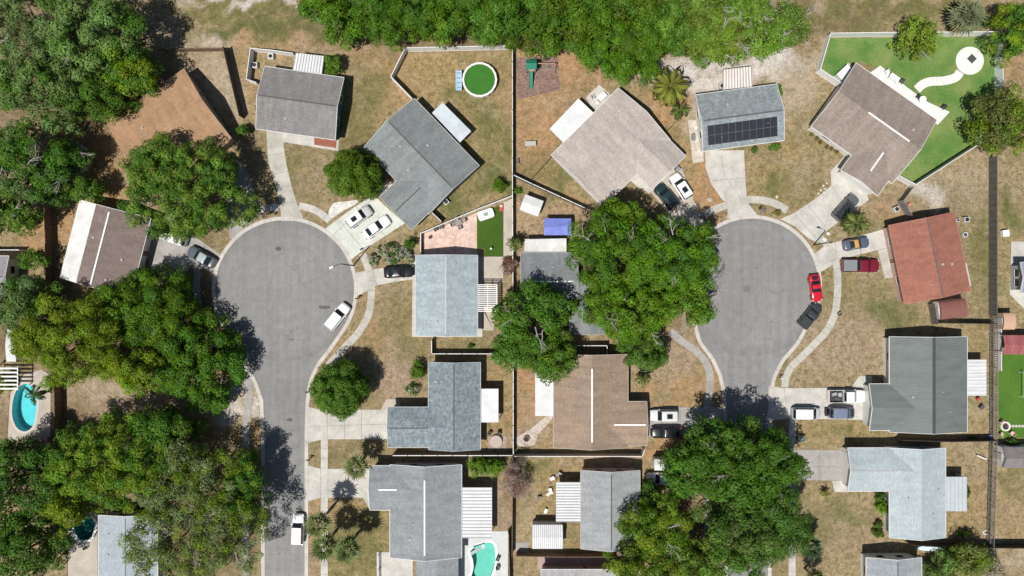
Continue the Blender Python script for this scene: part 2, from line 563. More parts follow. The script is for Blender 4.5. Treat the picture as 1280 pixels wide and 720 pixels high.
# ------------------------------------------------------------------ ground sheet
TAN = (0.30, 0.228, 0.137); OLIVE = (0.15, 0.14, 0.056); GREEN = (0.085, 0.112, 0.036); SOIL = (0.375, 0.225, 0.12)
SAND = (0.50, 0.46, 0.425); PALE = (0.38, 0.31, 0.225); LITTER_SHADE = (0.155, 0.105, 0.066); PINK = (0.335, 0.245, 0.18); GOLD = (0.315, 0.225, 0.11)  # leaf litter brown, darkened to carry the deep shade under the trees
BLOBS = [
    # x, y, rx, ry, colour, strength
    (320, 3, 110, 7, SAND, .7), (330, 17, 150, 8, OLIVE, .9), (340, 37, 140, 9, OLIVE, .95), (330, 35, 110, 6, GREEN, .45), (258, 49, 40, 9, SAND, .6), (330, 55, 90, 12, SOIL, .35),
    (215, 45, 40, 14, PALE, .6), (275, 95, 20, 45, PALE, .7), (305, 100, 14, 50, SOIL, .4), (290, 130, 12, 22, PALE, .8),
    (465, 110, 30, 45, OLIVE, .6), (480, 75, 60, 20, SOIL, .35), (500, 120, 30, 30, SOIL, .35), (440, 165, 25, 40, OLIVE, .65), (380, 215, 45, 35, OLIVE, .45), (395, 220, 20, 18, PINK, .4),
    (310, 190, 20, 40, LITTER_SHADE, .4), (325, 235, 14, 20, OLIVE, .4),
    (555, 90, 55, 30, GOLD, .6), (600, 150, 22, 30, OLIVE, .8), (635, 190, 12, 40, GREEN, .6), (590, 215, 40, 30, OLIVE, .6), (560, 255, 40, 16, GREEN, .6), (625, 232, 20, 14, GREEN, .7), (620, 110, 20, 40, OLIVE, .35), (575, 122, 18, 10, GREEN, .5),
    (700, 85, 60, 25, SOIL, .85), (665, 120, 30, 60, SOIL, .5), (680, 140, 8, 14, PALE, .8), (675, 180, 35, 40, SOIL, .6), (690, 215, 40, 25, OLIVE, .5), (700, 235, 20, 12, GREEN, .5), (640, 240, 25, 12, OLIVE, .5),
    (835, 130, 30, 50, SOIL, .8), (870, 92, 62, 30, SAND, 1), (960, 80, 62, 24, SAND, 1), (905, 85, 50, 20, SAND, .8), (1000, 110, 35, 40, PALE, .75), (985, 150, 14, 40, PALE, .5), (870, 165, 16, 50, PALE, .8), (880, 235, 22, 40, SOIL, .9), (860, 230, 14, 50, GOLD, .5),
    (960, 230, 45, 30, GOLD, .5), (965, 235, 14, 10, GREEN, .5), (995, 215, 14, 22, PALE, .5), (1000, 235, 40, 20, OLIVE, .25), (990, 175, 16, 40, GOLD, .7),
    (1060, 4, 90, 6, PALE, .4), (1090, 10, 130, 9, OLIVE, .95), (1090, 20, 100, 8, LITTER_SHADE, .5), (1110, 28, 90, 10, GREEN, .4), (1050, 33, 60, 9, OLIVE, .5), (1170, 16, 60, 14, OLIVE, .8), (1260, 80, 30, 40, SOIL, .4), (1220, 30, 30, 16, OLIVE, .6),
    (1215, 235, 50, 40, PALE, .35), (1200, 260, 40, 30, OLIVE, .25), (1160, 245, 20, 12, SAND, .6), (1262, 260, 22, 40, OLIVE, .4), (1268, 272, 14, 12, GREEN, .6), (1235, 300, 10, 60, OLIVE, .7), (1100, 262, 25, 14, SOIL, .35), (1085, 285, 30, 18, OLIVE, .5),
    (1225, 330, 30, 60, OLIVE, .25), (1080, 370, 60, 30, OLIVE, .3), (1105, 395, 35, 18, GREEN, .55), (1050, 430, 70, 40, PINK, .45), (1135, 400, 16, 18, OLIVE, .5), (1230, 380, 20, 60, OLIVE, .3),
    (70, 275, 25, 40, SOIL, .8), (40, 290, 30, 20, SOIL, .7), (130, 240, 30, 20, SOIL, .6), (110, 190, 40, 40, SOIL, .5), (145, 205, 20, 30, SOIL, .7),
    (230, 325, 35, 40, LITTER_SHADE, .6), (215, 310, 14, 12, SOIL, .9), (250, 400, 30, 60, LITTER_SHADE, .8), (150, 490, 80, 28, PINK, .9), (120, 485, 40, 16, PALE, .6), (285, 510, 40, 22, SAND, .75), (275, 540, 40, 16, SOIL, .7), (240, 550, 40, 20, LITTER_SHADE, .4),
    (320, 520, 8, 60, SOIL, .5), (318, 530, 6, 50, GOLD, .5),
    (500, 390, 30, 50, OLIVE, .4), (470, 420, 30, 25, OLIVE, .35), (455, 430, 40, 20, SOIL, .25), (490, 470, 35, 45, PINK, .7), (515, 440, 30, 16, OLIVE, .55), (590, 432, 50, 8, OLIVE, .5), (612, 480, 22, 40, GOLD, .6), (430, 565, 40, 14, OLIVE, .5), (400, 430, 16, 30, SOIL, .4), (455, 395, 12, 40, SOIL, .35),
    (655, 480, 15, 60, SOIL, .8), (672, 545, 26, 20, PINK, .6), (650, 440, 30, 20, SOIL, .6), (845, 455, 45, 30, PINK, .5), (870, 490, 40, 18, SOIL, .5), (820, 500, 30, 14, SOIL, .6), (890, 455, 14, 40, GOLD, .4), (835, 560, 40, 14, SOIL, .9), (805, 580, 12, 20, PALE, .4),
    (655, 590, 20, 25, OLIVE, .7), (690, 620, 30, 40, GOLD, .5), (655, 640, 14, 50, PALE, .35), (715, 670, 20, 20, OLIVE, .4), (660, 580, 20, 12, GREEN, .35), (750, 578, 60, 6, PINK, .6), (880, 650, 50, 40, LITTER_SHADE, .8), (890, 655, 16, 10, SOIL, .7),
    (1060, 655, 60, 40, PINK, .35), (1035, 640, 40, 20, OLIVE, .4), (1100, 640, 40, 20, OLIVE, .4), (1030, 670, 40, 16, OLIVE, .5), (1055, 640, 20, 10, GREEN, .3), (1045, 540, 50, 10, GOLD, .5), (1055, 545, 30, 8, OLIVE, .5), (1085, 550, 30, 10, OLIVE, .3),
    (1215, 640, 25, 40, GOLD, .5), (1215, 510, 16, 30, PALE, .6), (1220, 480, 14, 50, OLIVE, .3), (1262, 600, 20, 20, OLIVE, .5), (1265, 650, 25, 30, GOLD, .3), (1265, 690, 25, 16, PALE, .5), (1270, 540, 14, 10, OLIVE, .5), (1200, 555, 40, 8, PALE, .35),
    (440, 670, 40, 40, OLIVE, .7), (425, 635, 30, 14, GOLD, .5), (395, 660, 10, 60, SOIL, .5), (470, 690, 10, 30, OLIVE, .6), (610, 585, 30, 14, PALE, .4), (625, 640, 8, 50, PINK, .7), (640, 610, 14, 30, LITTER_SHADE, .4),
    (90, 90, 140, 110, LITTER_SHADE, .6), (60, 560, 90, 60, LITTER_SHADE, .7), (110, 420, 100, 60, LITTER_SHADE, .8), (240, 650, 90, 80, LITTER_SHADE, .8), (30, 400, 40, 60, LITTER_SHADE, .7), (700, 30, 330, 35, LITTER_SHADE, .7), (800, 340, 90, 90, LITTER_SHADE, .6), (670, 420, 50, 50, LITTER_SHADE, .4), (1200, 700, 50, 20, LITTER_SHADE, .6),
]
LOTS = [  # yards told apart by mowing, watering and wear
    ([(490, 62), (641, 62), (641, 245), (527, 292), (450, 180)], (0.30, 0.22, 0.105), .5), ([(641, 62), (770, 100), (690, 195), (748, 270), (641, 221)], (0.345, 0.222, 0.128), .65),
    ([(643, 222), (748, 270), (720, 330), (643, 320)], (0.36, 0.25, 0.165), .7), ([(643, 440), (692, 440), (692, 566), (643, 566)], (0.34, 0.232, 0.14), .7), ([(541, 441), (641, 441), (641, 566), (600, 566)], (0.315, 0.225, 0.112), .6),
    ([(643, 568), (830, 568), (830, 690), (643, 690)], (0.295, 0.215, 0.11), .6), ([(1020, 235), (1236, 200), (1236, 404), (1130, 404), (1050, 330)], (0.295, 0.232, 0.15), .6), ([(985, 400), (1110, 400), (1110, 482), (985, 482)], (0.325, 0.252, 0.168), .55),
    ([(985, 525), (1090, 525), (1120, 548), (1236, 548), (1236, 404), (1209, 404), (1209, 540), (985, 560)], (0.285, 0.22, 0.105), .5), ([(1000, 603), (1110, 603), (1236, 560), (1236, 680), (1000, 730)], (0.305, 0.235, 0.14), .5), ([(1238, 250), (1400, 250), (1400, 440), (1238, 440)], (0.29, 0.235, 0.125), .6),
    ([(407, 625), (488, 640), (488, 730), (407, 730)], (0.235, 0.195, 0.085), .7), ([(205, 66), (285, 66), (306, 150), (260, 130)], (0.37, 0.285, 0.21), .6), ([(855, 130), (880, 190), (905, 250), (872, 275), (848, 200)], (0.36, 0.232, 0.12), .6)]
HOLES = []   # (polygon) pools let into the ground

def value_noise(x, y, s, seed):
    r = np.random.default_rng(seed).random((256, 256))
    u = x / s + 1000; v = y / s + 1000
    i = np.floor(u).astype(int); j = np.floor(v).astype(int)
    fu = u - i; fv = v - j
    fu = fu * fu * (3 - 2 * fu); fv = fv * fv * (3 - 2 * fv)
    g = lambda a, b: r[a % 256, b % 256]
    return (g(i, j) * (1 - fu) + g(i + 1, j) * fu) * (1 - fv) + (g(i, j + 1) * (1 - fu) + g(i + 1, j + 1) * fu) * fv

def inside(poly, x, y):
    c = np.zeros(x.shape, bool)
    n = len(poly)
    for i in range(n):
        x0, y0 = poly[i]; x1, y1 = poly[(i + 1) % n]
        cond = ((y0 > y) != (y1 > y)) & (x < (x1 - x0) * (y - y0) / (y1 - y0 + 1e-12) + x0)
        c ^= cond
    return c

def make_ground():
    far = [100, 115, 140, 180, 240, 340, 500, 800, 1300, 2200]
    gx = np.array([-f for f in far[::-1]] + list(np.arange(-90, 90.01, 0.5)) + far)
    far = [65, 80, 110, 160, 240, 340, 500, 800, 1300, 2200]
    gy = np.array([-f for f in far[::-1]] + list(np.arange(-56, 56.01, 0.5)) + far)
    X, Y = np.meshgrid(gx, gy)
    nx, ny = len(gx), len(gy)
    x = X.ravel(); y = Y.ravel()
    wx = x + (value_noise(x, y, 3.0, 1) - .5) * 4 + (value_noise(x, y, 1.1, 2) - .5) * 1.6
    wy = y + (value_noise(x, y, 3.0, 3) - .5) * 4 + (value_noise(x, y, 1.1, 4) - .5) * 1.6
    px = wx / MPP + 640; py = 360 - wy / MPP
    col = np.tile(np.array(TAN), (len(x), 1)); grassy = np.ones(len(x))
    n1 = value_noise(x, y, 6, 5) * .6 + value_noise(x, y, 2.2, 6) * .4
    f = np.clip((n1 - .52) * 3, 0, 1)[:, None] * .55
    col = col * (1 - f) + np.array(OLIVE) * f
    f = np.clip((.42 - n1) * 3, 0, 1)[:, None] * .5
    col = col * (1 - f) + np.array(PINK) * f
    qx = x / MPP + 640 + (value_noise(x, y, .8, 21) - .5) * 5; qy = 360 - y / MPP + (value_noise(x, y, .8, 22) - .5) * 5
    for poly, c, s in LOTS:
        f = (inside(poly, qx, qy) * s)[:, None]
        col = col * (1 - f) + np.array(c) * (.85 + .3 * n1[:, None]) * f
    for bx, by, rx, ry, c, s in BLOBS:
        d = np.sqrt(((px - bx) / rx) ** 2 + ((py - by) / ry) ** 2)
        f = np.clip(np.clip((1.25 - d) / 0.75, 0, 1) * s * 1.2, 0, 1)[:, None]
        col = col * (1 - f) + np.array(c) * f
        g_ = {SAND: .12, PALE: .4, SOIL: .55, LITTER_SHADE: .5, PINK: .75}.get(c, 1.0)
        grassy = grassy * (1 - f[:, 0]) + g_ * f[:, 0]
    # small bare and weedy flecks
    n2 = value_noise(x, y, 1.0, 8)
    f = np.clip((n2 - .72) * 4, 0, 1)[:, None] * .5
    col = col * (1 - f) + np.array(OLIVE) * f
    n3 = value_noise(x, y, 1.4, 9)
    f = np.clip((n3 - .74) * 4, 0, 1)[:, None] * .4
    col = col * (1 - f) + np.array(PALE) * f
    idx = np.arange(nx * ny).reshape(ny, nx)
    q = np.stack([idx[:-1, :-1], idx[:-1, 1:], idx[1:, 1:], idx[1:, :-1]], -1).reshape(-1, 4)
    cx = (X[:-1, :-1] + X[1:, 1:]).ravel() / 2; cy = (Y[:-1, :-1] + Y[1:, 1:]).ravel() / 2
    keep = np.ones(len(q), bool)
    for poly in HOLES:
        keep &= ~inside(poly, cx, cy)
    q = q[keep]
    me = bpy.data.meshes.new('ground')
    me.vertices.add(nx * ny); me.loops.add(len(q) * 4); me.polygons.add(len(q))
    me.vertices.foreach_set('co', np.stack([x, y, np.zeros_like(x)], 1).astype(np.float32).ravel())
    me.loops.foreach_set('vertex_index', q.ravel().astype(np.int32))
    me.polygons.foreach_set('loop_start', (np.arange(len(q)) * 4).astype(np.int32))
    at = me.color_attributes.new('tint', 'FLOAT_COLOR', 'POINT')
    at.data.foreach_set('color', np.concatenate([col, grassy[:, None]], 1).astype(np.float32).ravel())
    me.update(); me.validate()
    t = NT('dry_grass_ground')
    v = t.coord('World')
    a = t.new('ShaderNodeAttribute', attribute_name='tint')
    n_f = t.noise(v, 3.6, 6, 0.85)
    n_m = t.noise(v, 0.9, 6, 0.75, 0.3)
    n_t = t.noise(v, 1.5, 6, 0.8, 0.6)
    n_y = t.noise(t.coord('World', (1, 1, 1), (0, 0, 1)), 0.5, 5, 0.7)
    base = t.mix(a.outputs['Color'], t.ramp(n_f, [(0.3, 0.5), (0.5, 1.0), (0.7, 1.5)]), 0.9, 'MULTIPLY')
    base = t.mix(base, t.ramp(n_m, [(0.32, 0.68), (0.68, 1.25)]), 0.9, 'MULTIPLY')
    def weed(f):
        m = t.new('ShaderNodeMath', operation='MULTIPLY'); t.link(f, m.inputs[0]); t.link(a.outputs['Alpha'], m.inputs[1]); return m.outputs[0]
    base = t.mix(base, (0.36, 0.29, 0.15), weed(t.ramp(n_y, [(0.5, 0.0), (0.7, 0.45)])))
    base = t.mix(base, (0.09, 0.085, 0.028), weed(t.ramp(n_t, [(0.48, 0.0), (0.6, 0.66)])))
    t.col(base)
    t.bump(n_f, 0.6, 0.06)
    me.materials.append(t.set(0.95, 0.1))
    o = bpy.data.objects.new('ground', me); COL.objects.link(o); o['kind'] = 'structure'

# ------------------------------------------------------------------ roads, kerbs, sidewalks
ASPH = [m_asphalt('asphalt', (0.236, 0.234, 0.232), *P2(c)) for c in ((356, 362), (940, 356))]
CONC = m_concrete('concrete', (0.48, 0.46, 0.41))
CONC_W = m_concrete('pale_concrete', (0.53, 0.51, 0.47), 0.26, 0.9)
CONC_G = m_concrete('grey_concrete', (0.36, 0.345, 0.325), 0.25)
CONC_B = m_concrete('beige_concrete', (0.47, 0.42, 0.36), 0.2)
CONC_M = m_concrete('mint_white_concrete', (0.575, 0.60, 0.545), 0.2, 0.4)
JOINT = m_plain('joint_gap', (0.16, 0.15, 0.13), 0.95)

def arc(cx, cy, r, a0, a1, n=30):
    """clock-wise plan angles, degrees, 0 = east, 90 = north"""
    return [(cx + r * math.cos(math.radians(a0 + (a1 - a0) * i / n)), cy - r * math.sin(math.radians(a0 + (a1 - a0) * i / n))) for i in range(n + 1)]

road_lines = []
r1 = [(331, 900), (331, 640), (331, 545), (329, 500), (320, 474), (306, 454), (290, 432)] + arc(356, 362, 87, 218, -38, 40) + [(409, 438), (396, 454), (386, 476), (382, 505), (381, 545), (381, 640), (381, 900)]
r2 = [(909, 900), (909, 640), (909, 530), (907, 490), (902, 468), (892, 447), (876, 426)] + arc(940, 356, 83, 212, -34, 40) + [(996, 427), (976, 450), (965, 472), (961, 495), (960, 540), (960, 640), (960, 900)]
for k, r in enumerate((r1, r2)):
    line = [P2(p) for p in r]
    line = resample(line, 1.0)
    structure('road', MB().prism(line, -0.05, 0.012, bottom=False), ASPH[k])
    structure('kerb', strip_mb(line, -0.05, 0.52, -0.05, 0.055, None, 0, 3.0) if False else strip_mb(line, 0.55, -0.02, -0.05, 0.06, None, 0, 3.0), [m_concrete('kerb_concrete', (0.54, 0.51, 0.47), 0.2), JOINT])
    road_lines.append(line)

def sidewalk(pts, w, mat, smooth=True, joints=1.5):
    line = [P2(p) for p in (catmull(pts, 6) if smooth else pts)]
    structure('sidewalk', strip_mb(line, -w / 2, w / 2, -0.05, 0.05, None, 0, joints), [mat, JOINT])
sidewalk([(453, 317), (459, 332), (464, 350), (464, 372), (461, 392), (452, 410), (440, 425), (424, 442), (412, 456), (406, 474), (405.5, 510)], 1.12, CONC)
sidewalk([(405.5, 549), (405.5, 586)], 1.1, CONC_W, False)
sidewalk([(405.5, 622), (405.5, 660), (405.5, 730)], 1.1, CONC_W, False)
sidewalk([(374, 257), (392, 262), (404, 269), (412, 276)], 1.1, CONC_W)
sidewalk([(349, 259), (335, 260), (322, 263)], 1.1, CONC_W)
sidewalk([(247, 330), (246, 360), (250, 395), (262, 420), (280, 440), (297, 452), (308, 468), (312, 490), (309, 520), (307, 560), (307, 720)], 1.1, CONC_G)
sidewalk([(1023, 295), (1035, 308), (1045, 330), (1047, 355), (1046, 375), (1043, 393), (1034, 412), (1022, 426), (1004, 444), (988, 460), (982, 474), (981, 484)], 1.12, CONC)
sidewalk([(991, 522), (990, 545), (990, 640), (990, 720)], 1.1, CONC_W, False)
sidewalk([(872, 276), (886, 265), (905, 257.5), (922, 252), (938, 249.5), (954, 250.5), (970, 255), (984, 263)], 1.15, CONC)
sidewalk([(838, 414), (852, 426), (870, 439), (882, 453), (887, 468), (887, 485), (884, 509)], 1.15, CONC_G)
sidewalk([(884, 545), (884, 620), (884, 720)], 1.1, CONC_G, False)

def driveway(pts, mat, joints=(), name='driveway', z=0.035, smooth=0):
    return slab(name, pts, mat, z, smooth, joints, JOINT)
driveway([(333, 162), (354, 165), (355, 185), (358, 205), (364, 230), (371, 254), (379, 272), (372, 276), (352, 276), (350, 254), (343, 228), (335, 200), (334, 180)], CONC, [((334, 195), (356, 191)), ((340, 218), (361, 214)), ((349, 253), (370, 253)), ((343, 235), (365, 232))])
driveway([(404, 288), (422, 274), (443, 259), (467, 243), (480, 256), (492, 267), (506, 279), (480, 296), (455, 312), (438, 325), (430, 308), (418, 297)], CONC_M, [((424, 275), (455, 313)), ((445, 258), (482, 295)), ((414, 296), (468, 246))])
driveway([(444, 341), (465, 337), (495, 332), (518, 328.5), (518, 349), (495, 352), (470, 357), (447, 370)], CONC_W, [((466, 337), (471, 358)), ((492, 332), (494, 353))])
driveway([(382, 507), (398, 512), (420, 512), (484, 512), (486, 512), (486, 549), (404, 549), (383, 554)], CONC_W, [((409, 512), (409, 549)), ((431, 512), (431, 549)), ((452, 512), (452, 549)), ((384, 533), (486, 530))])
driveway([(476, 512), (483, 499), (500, 499), (500, 512)], CONC_B, name='path', z=0.045)
driveway([(383, 581), (401, 586), (430, 586), (463, 586), (463, 638), (454, 622), (401, 622), (383, 627)], CONC_W, [((401, 586), (401, 622)), ((410, 586), (410, 622)), ((436, 586), (436, 622))])
driveway([(881, 188), (930, 188), (931, 215), (934, 253), (948, 270), (930, 274), (909, 273), (910, 256), (903, 250), (889, 230), (882, 210)], CONC_W, [((890, 226), (932, 222)), ((905, 252), (934, 250)), ((901, 195), (906, 220)), ((906, 220), (925, 246))])
driveway([(1051, 216), (1084, 244), (1086, 250), (1058, 270), (1030, 291), (1022, 304), (1008, 296), (994, 283), (975, 274), (993, 266), (1020, 248), (1039, 232)], CONC_W, [((1039, 232), (1062, 266)), ((1010, 257), (1035, 287)), ((993, 267), (1022, 300))])
driveway([(1038, 214), (1058, 192), (1066, 199), (1053, 214), (1051, 220), (1039, 232)], CONC_W, name='path', z=0.045)
driveway([(1016, 319), (1030, 308), (1043, 303), (1070, 296), (1103, 287), (1112, 286), (1114, 308), (1075, 318), (1047, 325), (1036, 334), (1026, 340)], CONC_W, [((1043, 303), (1047, 325)), ((1072, 296), (1076, 318))])
driveway([(1097, 313), (1115, 308), (1122, 346), (1106, 348)], CONC, name='path', z=0.045)
driveway([(961, 482), (978, 485), (1035, 485), (1090, 486), (1090, 525), (985, 523), (966, 525), (959, 528)], CONC_W, [((980, 485), (986, 523)), ((1035, 485), (1035, 524))])
driveway([(1063, 485), (1074, 470), (1090, 470), (1090, 485)], CONC_W, name='path', z=0.045)
driveway([(955, 562), (990, 562), (1060, 563), (1060, 601), (998, 600), (955, 603)], CONC_G, [((1024, 562), (1024, 601)), ((990, 582), (1058, 584))])
driveway([(806, 509), (850, 509), (909, 509), (912, 546), (850, 545), (810, 546)], CONC_G, [((850, 509), (850, 545))])
driveway([(280, 206), (297, 200), (310, 216), (318, 240), (325, 268), (306, 288), (288, 300), (284, 262)], CONC_G)
driveway([(186, 288), (216, 285), (250, 300), (277, 319), (268, 342), (240, 330), (230, 345), (190, 345), (184, 316)], CONC_G)
driveway([(812, 238), (846, 204), (852, 210), (872, 262), (886, 284), (868, 306), (845, 280)], CONC_B)
driveway([(795, 219), (801, 222), (816, 236), (812, 242), (795, 232), (788, 226)], CONC_W, name='path', z=0.045)

# patios, decks of concrete, beds, sand, turf
slab('patio', [(516, 318), (521, 318), (521, 384), (603, 384), (603, 421), (515, 421)], CONC_W, 0.05)
slab('patio', [(592, 321), (629, 321), (629, 353), (602, 353), (602, 384), (618, 386), (617, 413), (604, 413), (604, 384), (592, 384)], CONC_B, 0.055)
slab('patio', [(528, 293), (596, 266), (596, 319), (531, 321)], m_stone('pink_pavers', (0.55, 0.38, 0.31), (0.68, 0.53, 0.46), 2.6), 0.045)
slab('lawn', [(596.5, 267.5), (629, 255), (629, 320.5), (605.5, 320.5), (605.5, 311), (596.5, 311)], m_lawn('artificial_turf', (0.046, 0.095, 0.013), (0.06, 0.115, 0.018)), 0.03)
slab('path', [(629.5, 253), (641, 248), (641, 320), (629.5, 321)], CONC_B, 0.05)
slab('planting_bed', [(393, 171), (404, 172), (421, 175), (420, 185), (406, 183), (393, 181)], m_stone('red_mulch', (0.22, 0.07, 0.05), (0.38, 0.15, 0.11), 6), 0.075)
slab('path', [(353, 164), (424, 173), (423, 189), (352, 177)], CONC_W, 0.06)
slab('planting_bed', [(411, 265), (417, 254), (432, 252), (447, 250), (445, 255), (430, 263), (414, 273)], m_stone('white_rock', (0.50, 0.47, 0.44), (0.72, 0.70, 0.66), 3.5), 0.03, 3)
slab('planting_bed', [(466, 243), (485, 224), (491, 230), (475, 246)], m_stone('pale_pebbles', (0.50, 0.42, 0.38), (0.70, 0.62, 0.58), 4), 0.05)
slab('planting_bed', [(645, 72), (697, 70), (700, 112), (678, 118), (647, 124)], m_stone('brown_mulch', (0.155, 0.10, 0.085), (0.30, 0.20, 0.165), 5), 0.02)
slab('patio', [(732, 122), (749, 106), (764, 119), (743, 140)], CONC_W, 0.05)
slab('patio', [(1070, 104), (1100, 82), (1112, 91), (1132, 108), (1158, 127), (1187, 140), (1172, 156), (1120, 120)], m_concrete('white_paint_concrete', (.72, .71, .69), .1, .2), 0.05)
slab('patio', [(1044, 97), (1060, 78), (1072, 88), (1056, 106)], CONC_B, 0.045)
# the green lawn with its round patio and winding path
slab('lawn', [(1033, 48), (1247, 46), (1247, 118), (1247, 168), (1215, 184), (1139, 232), (1119, 218), (1150, 180), (1172, 150), (1110, 90), (1075, 76), (1050, 107), (1022, 90)], m_lawn('green_lawn', (0.085, 0.185, 0.042), (0.19, 0.25, 0.08), 1.0), 0.016)
cmb = MB(); cmb.prism([P2((1212 + 17.5 * math.cos(a * PI / 24), 76 + 17.5 * math.sin(a * PI / 24))) for a in range(48)], -.05, 0.06, bottom=False)
structure('patio', cmb, m_concrete('white_paint_concrete', (.72, .71, .69), .1, .2))
gl = [P2(p) for p in catmull([(1200, 90), (1194, 97), (1180, 101), (1164, 102), (1154, 105), (1146, 112)], 6)]
structure('path', strip_mb(gl, -0.68, 0.68, -.05, 0.045, None, 0, 0.8), [m_concrete('white_paint_concrete', (.72, .71, .69), .1, .2), m_plain('pink_joint', (0.5, 0.40, 0.36), .9)])
# right hand neighbours
slab('patio', [(1264, 302), (1330, 302), (1330, 400), (1282, 388), (1262, 368)], CONC_W, 0.04)
slab('lawn', [(1248, 443), (1330, 441), (1330, 546), (1248, 548)], m_lawn('right_turf', (0.06, 0.14, 0.02), (0.085, 0.175, 0.028)), 0.02)
slab('patio', [(1199, 331), (1208, 329), (1214, 357), (1205, 359)], CONC_W, 0.05)
# bottom middle
slab('patio', [(610, 545), (634, 545), (634, 562), (610, 562)], m_stone('dark_paver', (0.26, 0.21, 0.18), (0.38, 0.31, 0.27), 3), 0.03)
slab('patio', [(645, 548), (662, 537), (678, 524), (690, 516), (690, 524), (672, 544), (668, 556), (650, 558)], m_stone('grey_gravel', (0.38, 0.32, 0.27), (0.58, 0.52, 0.46), 5), 0.02, 3)
slab('patio', [(672, 695), (800, 690), (800, 712), (672, 712)], m_concrete('pink_concrete', (0.42, 0.30, 0.27), .25), 0.04)
slab('patio', [(645, 678), (660, 678), (660, 690), (645, 690)], CONC_G, 0.03)
slab('patio', [(471, 690), (516, 690), (516, 730), (471, 730)], CONC_W, 0.05)
slab('patio', [(860, 150), (876, 150), (880, 202), (866, 204)], m_stone('pale_gravel', (0.42, 0.37, 0.31), (0.62, 0.56, 0.49), 5), 0.02)
# pools let into the ground
def smooth_loop(pts):
    return [P2(p) for p in catmull(pts, 5, True)]
def pool(label, deck, loop, deck_mat, water, basin, name='swimming_pool', coping=WHITE, depth=1.35):
    L = smooth_loop(loop)
    cx = sum(p[0] for p in L) / len(L); cy = sum(p[1] for p in L) / len(L)
    D = plan_poly(deck)
    dm = MB(); ring_face(dm, D, L, 0.05)
    n = len(D)
    dm.add([(x, y, .05) for x, y in D] + [(x, y, -.1) for x, y in D], [[i, (i + 1) % n, n + (i + 1) % n, n + i] for i in range(n)])
    structure('pool_deck', dm, deck_mat)
    o = thing(name, label, 'pool', (cx, cy, 0))
    Ll = [(x - cx, y - cy) for x, y in L]; n = len(Ll)
    bm_ = MB()
    bm_.add([(x, y, .05) for x, y in Ll] + [(x * .97, y * .97, -depth) for x, y in Ll], [[i, n + i, n + (i + 1) % n, (i + 1) % n] for i in range(n)])
    bm_.add([(x * .97, y * .97, -depth) for x, y in Ll], [list(range(n))])
    bm_.build('basin', m_basin(*basin), o)
    out = offset(Ll + [Ll[0], Ll[1]], 0.28)[:n + 1]; inn = offset(Ll + [Ll[0], Ll[1]], -0.10)[:n + 1]
    out[0] = out[n]; inn[0] = inn[n]
    cp = MB()
    for i in range(n):
        j = i + 1
        cp.add([(*out[i], .085), (*out[j], .085), (*inn[j], .085), (*inn[i], .085), (*out[i], .05), (*out[j], .05), (*inn[j], .0), (*inn[i], .0)], [[0, 1, 2, 3], [0, 4, 5, 1], [3, 2, 6, 7]])
    cp.build('coping', m_plain('coping_' + label[:12], coping, .8), o)
    wm = MB(); wm.add([(x * .995, y * .995, -0.12) for x, y in Ll], [list(range(n))])
    wm.build('water_surface', m_water('water_' + label[:12], water), o)
    hole = [(cx + (x - cx) * 1.0, cy + (y - cy) * 1.0) for x, y in D]
    HOLES.append([(cx + (x - cx) * 0.97, cy + (y - cy) * 0.97) for x, y in hole])
    return o
pool('oval turquoise swimming pool in a pale deck beside the weathered wooden fence', [(13, 492), (30, 468), (52, 462), (64, 470), (63, 545), (40, 560), (10, 548)],
     [(22, 485), (32, 479), (42, 484), (47, 500), (46, 518), (42, 533), (32, 540), (21, 535), (15, 520), (16, 500)], CONC_B, (0.62, 0.95, 0.97), ('oval_basin', (0.22, 0.62, 0.65)), coping=(.52, .47, .42))
pool('kidney shaped teal swimming pool on a white deck behind the dark grey house', [(575, 671), (614, 671), (614, 664), (635, 664), (635, 740), (573, 740)],
     [(587, 690), (593, 683), (604, 679), (612, 677), (618, 681), (620, 692), (619, 706), (615, 718), (608, 732), (594, 733), (588, 724), (591, 710), (590, 699)], m_concrete('white_deck', (0.56, 0.58, 0.58), .12, .2), (0.66, 0.93, 0.90), ('kidney_basin', (0.27, 0.56, 0.49)))
pool('dark teal swimming pool half hidden under trees beside the pale blue roof', [(85, 640), (122, 640), (122, 740), (85, 740)],
     [(92, 650), (104, 646), (118, 649), (119, 662), (112, 674), (100, 675), (93, 664)], CONC_B, (0.5, 0.8, 0.78), ('shaded_basin', (0.10, 0.46, 0.42)))
slab('path', [(1040, 601), (1059, 601), (1059, 615), (1043, 615)], CONC_W, 0.05)
make_ground()
